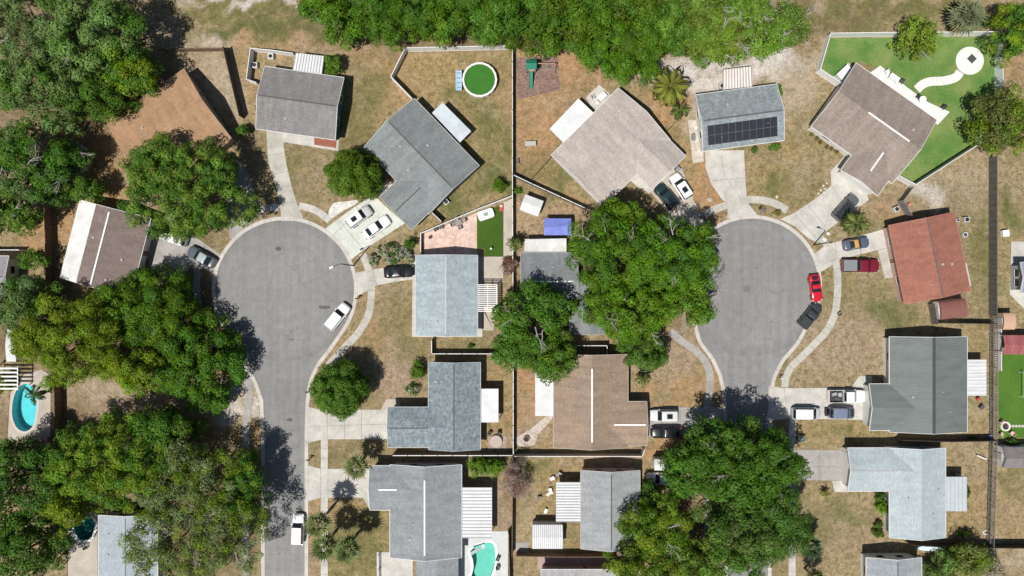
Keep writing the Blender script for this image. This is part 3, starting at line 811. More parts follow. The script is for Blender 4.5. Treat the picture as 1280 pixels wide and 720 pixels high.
# ------------------------------------------------------------------ houses
_win = {}
def window_mesh(kind):
    if kind not in _win:
        w, h = (1.3, 1.1) if kind == 'w' else (0.95, 2.05)
        a = MB()
        for x0, x1, z0, z1 in ((-w / 2, w / 2, -h / 2, -h / 2 + .07), (-w / 2, w / 2, h / 2 - .07, h / 2), (-w / 2, -w / 2 + .07, -h / 2 + .07, h / 2 - .07), (w / 2 - .07, w / 2, -h / 2 + .07, h / 2 - .07)):
            a.box(x0, x1, -0.06, 0.02, z0, z1)
        b = MB().box(-w / 2 + .07, w / 2 - .07, -0.025, 0.015, -h / 2 + .07, h / 2 - .07)
        _win[kind] = (a, b)
    return _win[kind]
_wmesh = {}
def put_opening(root, kind, x, y, z, rot):
    a, b = window_mesh(kind)
    k = kind
    if k not in _wmesh:
        f = a.build('window' if kind == 'w' else 'door', mw()); p = b.build('pane' if kind == 'w' else 'door_leaf', m_glass() if kind == 'w' else m_plain('door_paint', (0.25, 0.12, 0.08), .5))
        _wmesh[k] = (f.data, p.data)
        bpy.data.objects.remove(f); bpy.data.objects.remove(p)
    f = bpy.data.objects.new('window' if kind == 'w' else 'door', _wmesh[k][0]); COL.objects.link(f)
    p = bpy.data.objects.new('pane' if kind == 'w' else 'door_leaf', _wmesh[k][1]); COL.objects.link(p)
    f.parent = root; p.parent = f
    f.location = (x, y, z); f.rotation_euler = (0, 0, rot)

def gable_sec(y0, y1, ze, zr, th):
    ym = (y0 + y1) / 2
    return [(y0, ze), (ym, zr), (y1, ze), (y1, ze - th), (ym, zr - th), (y0, ze - th)]

class House:
    pass

def house(label, A, B, D, ridge='AB', ze=2.65, pitch=0.30, roof=None, wall=None, wings=(), vent=None, cat='house', name='house', fascia=WHITE, pipes=3, group=None, inset=0.45, base=None, windows=True, cap=.55):
    a, b, d = [P(*q, ze) for q in (A, B, D)]
    ux = (b - a) if ridge == 'AB' else (d - a)
    ux.z = 0; ux.normalize()
    rot = math.atan2(ux.y, ux.x)
    cen = (b + d) / 2
    root = thing(name, label, cat, (cen.x, cen.y, 0), rot, group)
    R = Matrix.Rotation(-rot, 2)
    def loc(q, z=ze):
        v = P(*q, z)
        return R @ Vector((v.x - cen.x, v.y - cen.y))
    pts = [loc(q) for q in (A, B, D)]
    x0 = min(p.x for p in pts); x1 = max(p.x for p in pts); y0 = min(p.y for p in pts); y1 = max(p.y for p in pts)
    zr = ze + (y1 - y0) / 2 * pitch; ym = (y0 + y1) / 2
    th = 0.17
    H = House(); H.root = root; H.loc = loc; H.ze = ze; H.zr = zr; H.R = R; H.cen = cen; H.b = (x0, x1, y0, y1); H.wings = []
    rm = MB(); rm.extrude_x(gable_sec(y0, y1, ze, zr, th), x0, x1)
    wm = MB()
    o = inset
    zi = lambda yy: zr - abs(yy - ym) * pitch - th - 0.03
    wm.extrude_x([(y0 + o, 0), (y0 + o, zi(y0 + o)), (ym, zi(ym)), (y1 - o, zi(y1 - o)), (y1 - o, 0)], x0 + o * .7, x1 - o * .7)
    fm = MB()
    def rake(x, side, yy0, yy1, zz, zzr, perp=False):
        t = 0.05
        xa, xb = (x - t, x - .002) if side < 0 else (x + .002, x + t)
        mid = (yy0 + yy1) / 2
        for ya, za, yb, zb in ((yy0, zz, mid, zzr), (mid, zzr, yy1, zz)):
            q = [(ya, za + .015), (yb, zb + .015), (yb, zb - th - .04), (ya, za - th - .04)]
            if perp:
                vs = [(y, xa, z) for y, z in q] + [(y, xb, z) for y, z in q]
            else:
                vs = [(xa, y, z) for y, z in q] + [(xb, y, z) for y, z in q]
            fm.add(vs, [[0, 1, 2, 3], [7, 6, 5, 4], [0, 4, 5, 1], [1, 5, 6, 2], [2, 6, 7, 3], [3, 7, 4, 0]])
    rake(x0, -1, y0, y1, ze, zr); rake(x1, 1, y0, y1, ze, zr)
    fm.box(x0, x1, y0 - .06, y0 - .002, ze - th - .03, ze + .01); fm.box(x0, x1, y1 + .002, y1 + .06, ze - th - .03, ze + .01)
    wing_x = []
    vents = []
    if vent:
        vents.append(('x', x0 + (x1 - x0) * vent[0], x0 + (x1 - x0) * vent[1], ym, zr))
    for wg in wings:
        q = [loc(p) for p in wg['pts']]
        a0 = min(p.x for p in q); a1 = max(p.x for p in q); b0 = min(p.y for p in q); b1 = max(p.y for p in q)
        if wg.get('axis', 'perp') == 'perp':
            wp = wg.get('pitch', pitch)
            wr = ze + (a1 - a0) / 2 * wp
            s = -1 if (b0 + b1) / 2 < ym else 1
            e0, e1 = (b0, ym) if s < 0 else (ym, b1)
            outer = b0 if s < 0 else b1
            sec = gable_sec(a0, a1, ze - .012, wr, th)
            if sum(sec[i][0] * sec[(i + 1) % 6][1] - sec[(i + 1) % 6][0] * sec[i][1] for i in range(6)) < 0: sec = sec[::-1]
            rm.add([(x, e0, z) for x, z in sec] + [(x, e1, z) for x, z in sec], [list(range(6)), [11 - i for i in range(6)]] + [[i, 6 + i, 6 + (i + 1) % 6, (i + 1) % 6] for i in range(6)])
            am = (a0 + a1) / 2
            wz = lambda xx: wr - abs(xx - am) * wp - th - .03
            s2 = [(a0 + o, 0), (a1 - o, 0), (a1 - o, wz(a1 - o)), (am, wz(am)), (a0 + o, wz(a0 + o))]
            f0, f1 = (b0 + o * .7, ym) if s < 0 else (ym, b1 - o * .7)
            wm.add([(x, f0, z) for x, z in s2] + [(x, f1, z) for x, z in s2], [list(range(5)), [9 - i for i in range(5)]] + [[i, 5 + i, 5 + (i + 1) % 5, (i + 1) % 5] for i in range(5)])
            rake(outer, s, a0, a1, ze, wr, True)
            edge = y0 if s < 0 else y1
            g0, g1 = (b0, edge) if s < 0 else (edge, b1)
            if g1 - g0 > .1:
                fm.box(a0 - .06, a0 - .002, g0, g1, ze - th - .03, ze - .01); fm.box(a1 + .002, a1 + .06, g0, g1, ze - th - .03, ze - .01)
            wing_x.append((s, a0, a1))
            if wg.get('vent'):
                v0, v1 = wg['vent']
                vents.append(('y', outer + (ym - outer) * v0, outer + (ym - outer) * v1, am, wr))
            H.wings.append((a0, a1, b0, b1, outer, s, wr))
        else:
            wr = ze + (b1 - b0) / 2 * pitch
            if wr > zr - .05: wr = zr - .06
            bm_ = (b0 + b1) / 2
            rm.extrude_x(gable_sec(b0, b1, ze - .015, wr, th), a0, a1)
            pz = (wr - ze) / ((b1 - b0) / 2)
            wz = lambda yy: wr - abs(yy - bm_) * pz - th - .03
            wm.extrude_x([(b0 + o, 0), (b0 + o, wz(b0 + o)), (bm_, wz(bm_)), (b1 - o, wz(b1 - o)), (b1 - o, 0)], a0 + o * .7, a1 - o * .7)
            if wg.get('end', 1) >= 0: rake(a1, 1, b0, b1, ze, wr)
            else: rake(a0, -1, b0, b1, ze, wr)
            if wg.get('vent'):
                vents.append(('x', a0 + (a1 - a0) * wg['vent'][0], a0 + (a1 - a0) * wg['vent'][1], bm_, wr))
    w = wm.build('wall', wall, root)
    r = rm.build('roof', roof, root)
    H.roof = r
    fm.build('fascia', m_plain('trim_%d%d%d' % tuple(int(99 * c) for c in fascia), fascia, .5), root)
    for ax, p, q, m, z in vents:
        v = MB(); lo, hi = min(p, q), max(p, q)
        if ax == 'x': v.box(lo, hi, m - .115, m + .115, z - .06, z + .07)
        else: v.box(m - .115, m + .115, lo, hi, z - .06, z + .07)
        v.build('ridge_vent', mw(), r)
    if not vent and cap:
        cc = m_plain('ridge_%d' % (abs(hash(label)) % 9999), tuple(c * cap for c in (.2, .2, .2)), .9)
        MB().extrude_x([(ym - .15, zr - .05), (ym, zr + .02), (ym + .15, zr - .05), (ym + .15, zr - .09), (ym - .15, zr - .09)], x0 + .3, x1 - .3).build('ridge_cap', cc, r)
        for a0, a1, b0, b1, outer, s, wr in H.wings:
            am = (a0 + a1) / 2; e0, e1 = sorted((outer - s * .3, outer + (ym - outer) * .62))
            sec = [(am - .14, wr - .05), (am, wr + .02), (am + .14, wr - .05), (am + .14, wr - .09), (am - .14, wr - .09)]
            MB().add([(x, e0, z) for x, z in sec] + [(x, e1, z) for x, z in sec], [list(range(5)), [9 - i for i in range(5)]] + [[i, 5 + i, 5 + (i + 1) % 5, (i + 1) % 5] for i in range(5)]).build('ridge_cap', cc, r)
    rr = random.Random(label)
    for k in range(pipes):
        xx = x0 + (x1 - x0) * rr.uniform(.12, .88); yy = ym + (y1 - y0) * .5 * rr.choice((-1, 1)) * rr.uniform(.2, .7)
        z = zr - abs(yy - ym) * pitch
        v = MB()
        if rr.random() < .55:
            v.lathe([(.06, z - .1), (.06, z + .3)], 8, 0, (xx, yy)); v.lathe([(.14, z - .06), (.14, z + .04)], 10, 0, (xx, yy))
            v.build('vent_pipe', m_plain('vent_grey', (.35, .35, .36), .6), r)
        else:
            v.box(xx - .17, xx + .17, yy - .17, yy + .17, z - .12, z + .14)
            v.build('roof_vent', m_plain('vent_grey', (.35, .35, .36), .6), r)
    if windows:
        wx0, wx1, wy0, wy1 = x0 + o * .7, x1 - o * .7, y0 + o, y1 - o
        for s, yy, rot_ in ((-1, wy0, 0), (1, wy1, PI)):
            for f, k in ((.2, 'w'), (.45, 'd'), (.72, 'w')):
                xx = wx0 + (wx1 - wx0) * f
                if any(ws == s and a0 - .8 < xx < a1 + .8 for ws, a0, a1 in wing_x): continue
                put_opening(root, k, xx, yy, 1.45 if k == 'w' else 1.04, rot_)
        for a0, a1, b0, b1, outer, s, wr in H.wings:
            yw = outer - s * o * .7; gw = min(4.8, (a1 - a0) - 2 * o - 1.0) / 2; am = (a0 + a1) / 2
            g = MB()
            for kk in range(4):
                g.box(am - gw, am + gw, min(yw, yw + s * .05), max(yw, yw + s * .05), .04 + kk * .53, .04 + kk * .53 + .515)
            g.build('garage_door', m_plain('garage_white', (.70, .70, .68), .5), root)
        for xx, rot_ in ((wx0, -PI / 2), (wx1, PI / 2)):
            for f in (.3, .7):
                put_opening(root, 'w', xx, wy0 + (wy1 - wy0) * f, 1.45, rot_)
    return H

def cover(H, pts, z=2.45, ribs=None, mat=None, rib_mat=None, posts=True, name='patio_cover', tilt=0.0, th=.09):
    """flat patio roof joined to the house; ribs = metres between ribs, across the first edge"""
    q = [H.loc(p, z) for p in pts]
    m = MB(); m.prism([tuple(p) for p in q], z - th, z)
    if ribs:
        a, b, c, d = [Vector(p) for p in q]
        n = max(2, int((b - a).length / ribs))
        for i in range(n + 1):
            t = i / n
            p0 = a.lerp(b, t); p1 = d.lerp(c, t)
            dv = (b - a).normalized() * .055
            m.prism([tuple(p0 - dv), tuple(p0 + dv), tuple(p1 + dv), tuple(p1 - dv)], z + .002, z + .065, 1, bottom=False)
    o = m.build(name, [mat or mw(), rib_mat or mat or mw()], H.root)
    if posts:
        cx = sum(p.x for p in q) / 4; cy = sum(p.y for p in q) / 4
        for p in q:
            x = p.x + (cx - p.x) * .06; y = p.y + (cy - p.y) * .06
            MB().box(x - .05, x + .05, y - .05, y + .05, 0, z - th).build('post', mw(), o)
    return o

WALL_BEIGE = m_plain('beige_stucco', (.48, .42, .33), .9); WALL_WHITE = m_plain('white_stucco', (.68, .67, .63), .9)
WALL_TEAL = m_plain('teal_siding', (.035, .16, .16), .8); WALL_GREY = m_plain('grey_stucco', (.40, .41, .42), .9)
WALL_TAN = m_plain('tan_stucco', (.45, .34, .25), .9); WALL_PINK = m_plain('pink_stucco', (.50, .35, .29), .9)
RIB_W = m_concrete('white_metal', (.68, .69, .70), .14, .3); RIB_G = m_plain('rib_grey', (.36, .36, .37), .5)

h = house('orange brown shingle roofed house under the oaks at the upper left corner', (230, 86), (133, 152), (285, 178), 'AB', roof=m_shingle('orange_brown_shingle', (.40, .248, .148), .12), wall=WALL_TAN, cap=0, fascia=(.42, .30, .22))
h = house('house with grey shingle roof, teal east wall and a red mulch bed in front', (331, 83), (430, 97), (321, 161), 'AB', roof=m_shingle('warm_grey_shingle', (.232, .222, .223), .1), wall=WALL_TEAL, pitch=.30)
cover(h, [(370, 66), (405, 70), (402, 93), (366, 89)], 2.45, .42, RIB_W, RIB_G)
h = house('large slate grey house beside the pale green driveway and the round pool yard', (518, 123), (599, 207), (455, 184), 'AB', roof=m_shingle('slate_grey_shingle', (.222, .243, .246), .08), wall=WALL_GREY, wings=[dict(pts=[(475, 246), (514, 287), (500, 222), (539, 263)])], fascia=(.55, .56, .56))
cover(h, [(553, 128), (540, 141), (575, 178), (589, 164)], 2.4, None, m_concrete('pale_blue_membrane', (.54, .60, .64), .2, .4))
h = house('taupe shingle house with a square roof vent, turned askew north of the giant oak', (773, 110), (837, 176), (689, 194), 'AD', roof=m_shingle('taupe_shingle', (.45, .40, .367), .1), wall=WALL_WHITE, wings=[dict(pts=[(815, 237), (856, 194), (796, 218), (837, 176)])], pitch=.28, cap=0)
cover(h, [(723, 123), (742, 141), (704, 178), (687, 161)], 2.4, None, RIB_W)
h = house('blue grey house carrying the black solar panels above a forked white driveway', (874, 118), (971, 105), (879, 189), 'AB', roof=m_shingle('blue_grey_shingle', (.25, .285, .30), .28, 1.0), wall=WALL_WHITE, pitch=.30)
# solar array on the south slope: two rows of modules, part of the roof
HB = h
x0, x1, y0, y1 = h.b
q = [h.loc(p, 3.2) for p in ((886, 155), (969.5, 145), (969.5, 173), (886, 182))]
sx0 = min(p.x for p in q); sx1 = max(p.x for p in q); sy0 = min(p.y for p in q) + .35; sy1 = max(p.y for p in q) - .35
m_pv = m_paint('solar_cell', (.02, .022, .03), .35)
m_pvf = m_plain('module_frame', (.055, .055, .065), .4)
zf = lambda yy: h.zr - abs(yy - (y0 + y1) / 2) * .30 + .06
for row in range(2):
    ya = sy0 + (sy1 - sy0) * row / 2 + .02; yb = sy0 + (sy1 - sy0) * (row + 1) / 2 - .02
    for k in range(10):
        xa = sx0 + (sx1 - sx0) * k / 10 + .015; xb = sx0 + (sx1 - sx0) * (k + 1) / 10 - .015
        m = MB()
        def plate(mb, a, b, c, d, lift, th, mi):
            vs = [(a, c, zf(c) + lift), (b, c, zf(c) + lift), (b, d, zf(d) + lift), (a, d, zf(d) + lift)]
            vs += [(x, y, z - th) for x, y, z in vs]
            mb.add(vs, [[0, 1, 2, 3], [7, 6, 5, 4], [0, 4, 5, 1], [1, 5, 6, 2], [2, 6, 7, 3], [3, 7, 4, 0]], mi)
        plate(m, xa, xb, ya, yb, .03, .04, 1)
        plate(m, xa + .03, xb - .03, ya + .03, yb - .03, .036, .01, 0)
        m.build('solar_panel', [m_pv, m_pvf], h.root)
cover(h, [(904, 87), (939, 83), (940, 108), (904, 112)], 2.4, .4, RIB_W, m_plain('rust_streak', (.36, .22, .15), .8))
h = house('brown taupe house with two white ridge vents next to the bright green lawn', (1072, 80), (1171, 150), (1014, 158), 'AB', roof=m_shingle('brown_taupe_shingle', (.285, .236, .205), .13), wall=WALL_WHITE, wings=[dict(pts=[(1053, 213), (1097, 245), (1080, 172), (1122, 203)], vent=(.24, .62))], vent=(.36, .86), pitch=.28)
h = house('house with terracotta red shingle roof beside the red pickup truck', (1111, 282), (1193, 265), (1131, 380), 'AD', roof=m_shingle('terracotta_shingle', (.32, .138, .10), .08), wall=WALL_PINK, pitch=.26, fascia=(.42, .2, .15))
h = house('house with streaked green grey metal roof beside the white pickup truck', (1112, 421), (1209, 421), (1112, 540), 'AD', roof=m_metalroof('green_grey_metal', (.155, .178, .17), (.085, .10, .098), 1.2, .55), wall=WALL_WHITE, wings=[dict(pts=[(1087, 480), (1087, 538), (1125, 480), (1125, 538)])], pitch=.24, cap=0)
v = MB()
bx0, bx1, by0, by1 = h.b; v.box(bx0 + .02, bx1 - .02, (by0 + by1) / 2 - .2, (by0 + by1) / 2 + .2, h.zr - .08, h.zr + .035)
v.build('ridge_cap', m_plain('dark_ridge', (.06, .066, .066), .6), h.roof)
cover(h, [(1208.5, 450), (1208.5, 494), (1233, 494), (1233, 450)], 2.4, .5, m_metalroof('rusted_white_metal', (.62, .64, .66), (.40, .30, .26), 2.0, .5), RIB_W)
h = house('pale grey white roofed house with a flat white cover on its far side', (1112, 560), (1182, 560), (1112, 672), 'AD', roof=m_shingle('pale_grey_shingle', (.40, .462, .485), .06, 1.6, .14), wall=WALL_WHITE, wings=[dict(pts=[(1060, 560), (1060, 614), (1120, 561), (1120, 614)])], pitch=.28, cap=1.9)
cover(h, [(1178, 596), (1208, 596), (1208, 639), (1178, 639)], 2.5, .55, m_concrete('pale_grey_metal', (.46, .51, .53), .1, .3), m_plain('rib_pale', (.40, .44, .46), .5))
h = house('pale slate blue roofed house with one plain ridge beside the pink paver patio', (519.5, 319), (597, 319), (519.5, 419.5), 'AD', roof=m_shingle('pale_slate_shingle', (.345, .405, .432), .14, 1.0), wall=WALL_WHITE, pitch=.28, fascia=(.58, .60, .6), cap=2.4)
# slatted pergola at its back door
q = [h.loc(p, 2.4) for p in ((597, 356), (622, 356), (622, 389), (597, 389))]
a0 = min(p.x for p in q); a1 = max(p.x for p in q); b0 = min(p.y for p in q); b1 = max(p.y for p in q)
m = MB()
for k in range(15):
    xx = a0 + (a1 - a0) * k / 14
    m.box(xx - .07, xx + .07, b0, b1, 2.42, 2.52)
for yy in (b0 + .15, (b0 + b1) / 2, b1 - .15):
    m.box(a0, a1, yy - .06, yy + .06, 2.24, 2.40)
pg = m.build('lattice', mw(), h.root)
for xx in (a0 + .1, a1 - .1):
    for yy in (b0 + .15, b1 - .15):
        MB().box(xx - .06, xx + .06, yy - .06, yy + .06, 0, 2.24).build('post', mw(), pg)
h = house('L shaped house with speckled blue slate shingles behind the round street tree', (535.5, 453), (600.5, 453), (535.5, 562), 'AD', roof=m_shingle('speckled_slate_shingle', (.212, .25, .272), .42, .9), wall=WALL_WHITE, wings=[dict(pts=[(485, 509), (485, 559), (545, 509), (545, 559)])], pitch=.27, fascia=(.5, .53, .55))
cover(h, [(596.7, 486), (596.7, 528), (623, 528), (623, 486)], 2.45, None, RIB_W)
h = house('L shaped house with tan brown shingles and white ridge vents by silver and black cars', (692, 443), (785, 443), (692, 559.5), 'AD', roof=m_shingle('tan_brown_shingle', (.305, .228, .172), .12), wall=WALL_BEIGE, wings=[dict(pts=[(808.5, 502), (808.5, 557), (770, 502), (770, 557)], vent=(.04, .60))], vent=(.14, .92), pitch=.28, fascia=(.5, .46, .4))
cover(h, [(669, 461), (692.5, 461), (692.5, 520), (669, 520)], 2.4, None, RIB_W)
h = house('large dark grey shingle house with white ridge vents in front of the kidney pool', (487.5, 581), (577, 581), (487.5, 697), 'AD', roof=m_shingle('mid_grey_shingle', (.26, .28, .293), .15, 1.8), wall=WALL_WHITE, wings=[dict(pts=[(462, 582.5), (462, 637.5), (500, 582.5), (500, 637.5)], vent=(.18, .50)), dict(pts=[(520, 690), (573, 690), (520, 760), (573, 760)], axis='par', vent=(.55, .97), end=-1)], vent=(.14, .94), pitch=.26)
cover(h, [(577, 609.6), (577, 672), (615, 672), (615, 609.6)], 2.5, .5, RIB_W, RIB_G)
h = house('light grey shingle house partly under the bright tree at the bottom centre', (726, 588), (800, 588), (726, 686), 'AD', roof=m_shingle('light_grey_shingle', (.315, .33, .342), .08), wall=WALL_PINK, pitch=.26, fascia=(.48, .45, .42))
cover(h, [(695, 603), (695, 652), (727, 652), (727, 603)], 2.4, .42, RIB_W, RIB_G)
h = house('house cut by the lower frame edge south of the ribbed white shed', (676, 712), (802, 712), (676, 800), 'AB', roof=m_shingle('bottom_grey_shingle', (.42, .42, .42), .1), wall=WALL_PINK, pitch=.26)
h = house('charcoal shingle house mostly hidden between the two central trees', (651, 316), (722, 316), (651, 388), 'AB', roof=m_shingle('charcoal_shingle', (.215, .23, .24), .1), wall=WALL_BEIGE, wings=[dict(pts=[(712, 348), (760, 348), (712, 418), (760, 418)], axis='perp')], vent=(.12, .92), pitch=.24, fascia=(.5, .5, .48))
cover(h, [(656, 299), (708, 298), (708, 315), (655, 317)], 2.35, None, m_concrete('weathered_white_tarp', (.64, .64, .63), .3, .6), name='awning')
h = house('brown roofed house with a white membrane along its west slope, shaded by oaks', (100, 250), (188, 275), (75, 347), 'AD', roof=m_shingle('dusty_brown_shingle', (.21, .165, .15), .12), wall=WALL_WHITE, vent=(.05, .97), pitch=.24)
x0, x1, y0, y1 = h.b
s = 1 if h.loc((90, 300)).y > 0 else -1
ya, yb = (y1 + .02, y1 - (y1 - y0) * .27) if s > 0 else (y0 - .02, y0 + (y1 - y0) * .27)
zz = lambda yy: h.zr - abs(yy - (y0 + y1) / 2) * .24 + .035
m = MB(); vs = [(x0 - .05, ya, zz(ya)), (x1 + .05, ya, zz(ya)), (x1 + .05, yb, zz(yb)), (x0 - .05, yb, zz(yb))]
vs += [(x, y, z - .05) for x, y, z in vs]
m.add(vs, [[0, 1, 2, 3], [7, 6, 5, 4], [0, 4, 5, 1], [1, 5, 6, 2], [2, 6, 7, 3], [3, 7, 4, 0]])
m.build('roof_membrane', m_concrete('white_membrane', (.70, .70, .69), .2, .5), h.root)
h = house('pale blue grey roofed house at the lower left below the grey green oak', (123, 644), (197, 644), (123, 780), 'AD', roof=m_shingle('pale_blue_shingle', (.36, .41, .45), .06, 1.6, .1), wall=WALL_GREY, pitch=.16)
h = house('white trimmed slate roofed house at the lower right behind the pale blue boat', (1083, 697), (1152, 699), (1083, 790), 'AD', roof=m_shingle('right_slate_shingle', (.31, .34, .36), .1), wall=WALL_WHITE, pitch=.26)
h = house('grey roofed house peeping in at the left frame edge behind a white fence', (-60, 320), (11, 320), (-60, 372), 'AB', roof=m_shingle('edge_grey_shingle', (.30, .29, .30), .1), wall=WALL_WHITE, pitch=.26)
h = house('house at the right frame edge standing on a white concrete apron', (1276, 328), (1350, 328), (1276, 366), 'AB', roof=m_shingle('edge_blue_shingle', (.30, .34, .38), .1), wall=WALL_GREY, pitch=.26)

# ------------------------------------------------------------------ sheds and canopies
def shed(label, pts, z, rise, roof, wall, name='shed', ridge_mat=None, ribs=0, barrel=False, cat='shed', open_=False):
    A, B, D = pts
    a, b, d = [P(*q, z) for q in (A, B, D)]
    ux = (b - a); ux.z = 0; lx = ux.length; ux.normalize(); rot = math.atan2(ux.y, ux.x)
    ly = (d - a).length; cen = (b + d) / 2
    o = thing(name, label, cat, (cen.x, cen.y, 0), rot)
    hx, hy = lx / 2, ly / 2
    r = MB()
    if barrel:
        sec = [(hy * math.cos(t), z + rise * math.sin(t)) for t in np.linspace(0, PI, 11)]
        r.extrude_x(sec + [(y * .97, zz - .06) for y, zz in sec[::-1]], -hx, hx)
    else:
        r.extrude_x(gable_sec(-hy, hy, z, z + rise, .08), -hx, hx)
    if ribs:
        n = int(lx / ribs)
        for k in range(n + 1):
            x = -hx + .04 + (lx - .08) * k / n
            if barrel:
                sec = [((hy) * math.cos(t), z + (rise + .03) * math.sin(t)) for t in np.linspace(.05, PI - .05, 11)]
                r.extrude_x(sec + [(y, zz - .05) for y, zz in sec[::-1]], x - .03, x + .03, 1)
            else:
                r.extrude_x([(-hy, z + .004), (0, z + rise + .004), (hy, z + .004), (hy, z + .05), (0, z + rise + .05), (-hy, z + .05)], x - .03, x + .03, 1)
    r.build('roof', [roof, ridge_mat or roof], o)
    if open_:
        for sx in (-1, 1):
            for sy in (-1, 1):
                MB().box(sx * (hx - .1) - .04, sx * (hx - .1) + .04, sy * (hy - .1) - .04, sy * (hy - .1) + .04, 0, z - .08).build('post', mw(), o)
    else:
        w = MB()
        if barrel:
            w.box(-hx + .05, hx - .05, -hy + .06, hy - .06, 0, z - .02)
        else:
            k = rise / hy
            w.extrude_x([(-hy + .12, 0), (-hy + .12, z + .12 * k - .1), (0, z + rise - .1), (hy - .12, z + .12 * k - .1), (hy - .12, 0)], -hx + .12, hx - .12)
        w.build('wall', wall, o)
        MB().box(-hx + .02 if not barrel else -hx, -hx + .12, -.5, .5, 0.02, 1.85).build('door', m_plain('shed_door', (.5, .48, .45), .6), o)
    return o
shed('small white gabled garden shed on dry grass beside the blue tarpaulin canopy', ((657, 243), (680, 251.5), (649, 262)), 2.1, .35, m_concrete('shed_white', (.66, .67, .67), .2, .4), WALL_WHITE)
shed('blue tarpaulin canopy on posts between the white shed and the awning', ((680, 273), (714, 273), (680, 294)), 2.3, .35, m_concrete('blue_tarp', (.19, .24, .62), .3, .5), mw(), name='canopy', cat='canopy', open_=True)
shed('ribbed white metal shed with grey ridge in the bottom centre yard', ((665, 656), (703.5, 656), (665, 686)), 2.2, .4, RIB_W, WALL_WHITE, ribs=.3, ridge_mat=RIB_G)
shed('white topped shed at the edge of the dark oak beside parked white car', ((818, 574), (846, 574), (818, 588)), 2.2, .3, m_concrete('shed_white', (.66, .67, .67), .2, .4), WALL_WHITE)
shed('rust brown barrel roofed metal shed beside the terracotta roofed house', ((1172, 377), (1205, 373), (1175, 400)), 2.0, .55, m_metalroof('rust_brown_metal', (.21, .085, .07), (.30, .14, .10), 2.2, .4), m_plain('shed_cream', (.6, .58, .55), .6), ribs=.5, barrel=True)
shed('small tan barrel roofed shed beyond the wooden fence', ((1253, 391), (1268, 391), (1253, 412)), 1.9, .35, m_plain('tan_shed_roof', (.50, .33, .23), .6), WALL_TAN, barrel=True)
shed('red tiled canopy at the north end of the right hand turf', ((1254, 419), (1330, 419), (1254, 443)), 2.3, .35, m_metalroof('red_tile', (.28, .075, .075), (.40, .20, .20), 1.6, .6), WALL_WHITE, name='canopy', cat='canopy', open_=True, ribs=.6, ridge_mat=m_plain('red_rib', (.36, .14, .14), .6))
shed('grey roofed shed with a white gable end below the right hand turf', ((1254, 559), (1320, 559), (1254, 585)), 2.2, .6, m_shingle('shed_grey_shingle', (.22, .20, .20), .1), WALL_WHITE)

shed('weathered white canopy at the left frame edge above the oval pool', ((8, 412), (20, 412), (8, 452)), 2.3, .25, m_concrete('shed_white', (.66, .67, .67), .2, .4), WALL_WHITE, name='canopy', cat='canopy', open_=True)
# ------------------------------------------------------------------ foliage
LEAF = m_leaf('leaf')
BARK = m_wood('bark', (.16, .12, .09)); BARK_P = m_wood('pale_bark', (.42, .39, .36)); BARK_PALM = m_wood('palm_bark', (.22, .18, .14))
def leaf_mesh(name, pos, nrm, size, tint, aspect=0.6, axis=None, parent=None, mat=None):
    n = len(pos)
    nrm = nrm / (np.linalg.norm(nrm, axis=1, keepdims=True) + 1e-9)
    r = rng.normal(size=(n, 3)) if axis is None else axis
    t = r - (r * nrm).sum(1, keepdims=True) * nrm
    t /= np.linalg.norm(t, axis=1, keepdims=True) + 1e-9
    b = np.cross(nrm, t)
    s = size[:, None]
    droop = nrm * s * .18
    q = np.stack([pos - t * s - droop, pos + b * s * aspect, pos + t * s - droop, pos - b * s * aspect], 1).reshape(-1, 3)
    me = bpy.data.meshes.new(name)
    me.vertices.add(n * 4); me.loops.add(n * 4); me.polygons.add(n)
    me.vertices.foreach_set('co', q.astype(np.float32).ravel())
    me.loops.foreach_set('vertex_index', np.arange(n * 4, dtype=np.int32))
    me.polygons.foreach_set('loop_start', (np.arange(n) * 4).astype(np.int32))
    at = me.color_attributes.new('tint', 'FLOAT_COLOR', 'POINT')
    c = np.concatenate([np.clip(tint, .003, .9), np.ones((n, 1))], 1)
    at.data.foreach_set('color', np.repeat(c, 4, 0).astype(np.float32).ravel())
    me.materials.append(mat or LEAF)
    me.update()
    o = bpy.data.objects.new(name, me); COL.objects.link(o)
    if parent: o.parent = parent
    return o

PAL = dict(bright=(.058, .118, .008), mid=(.052, .118, .014), olive=(.100, .156, .010), greygreen=(.092, .150, .046), dark=(.040, .090, .014), willow=(.112, .155, .058), lime=(.10, .155, .015), blue=(.09, .12, .075), silver=(.22, .22, .17), plum=(.15, .09, .085), twig=(.24, .185, .165), gold=(.105, .142, .008))

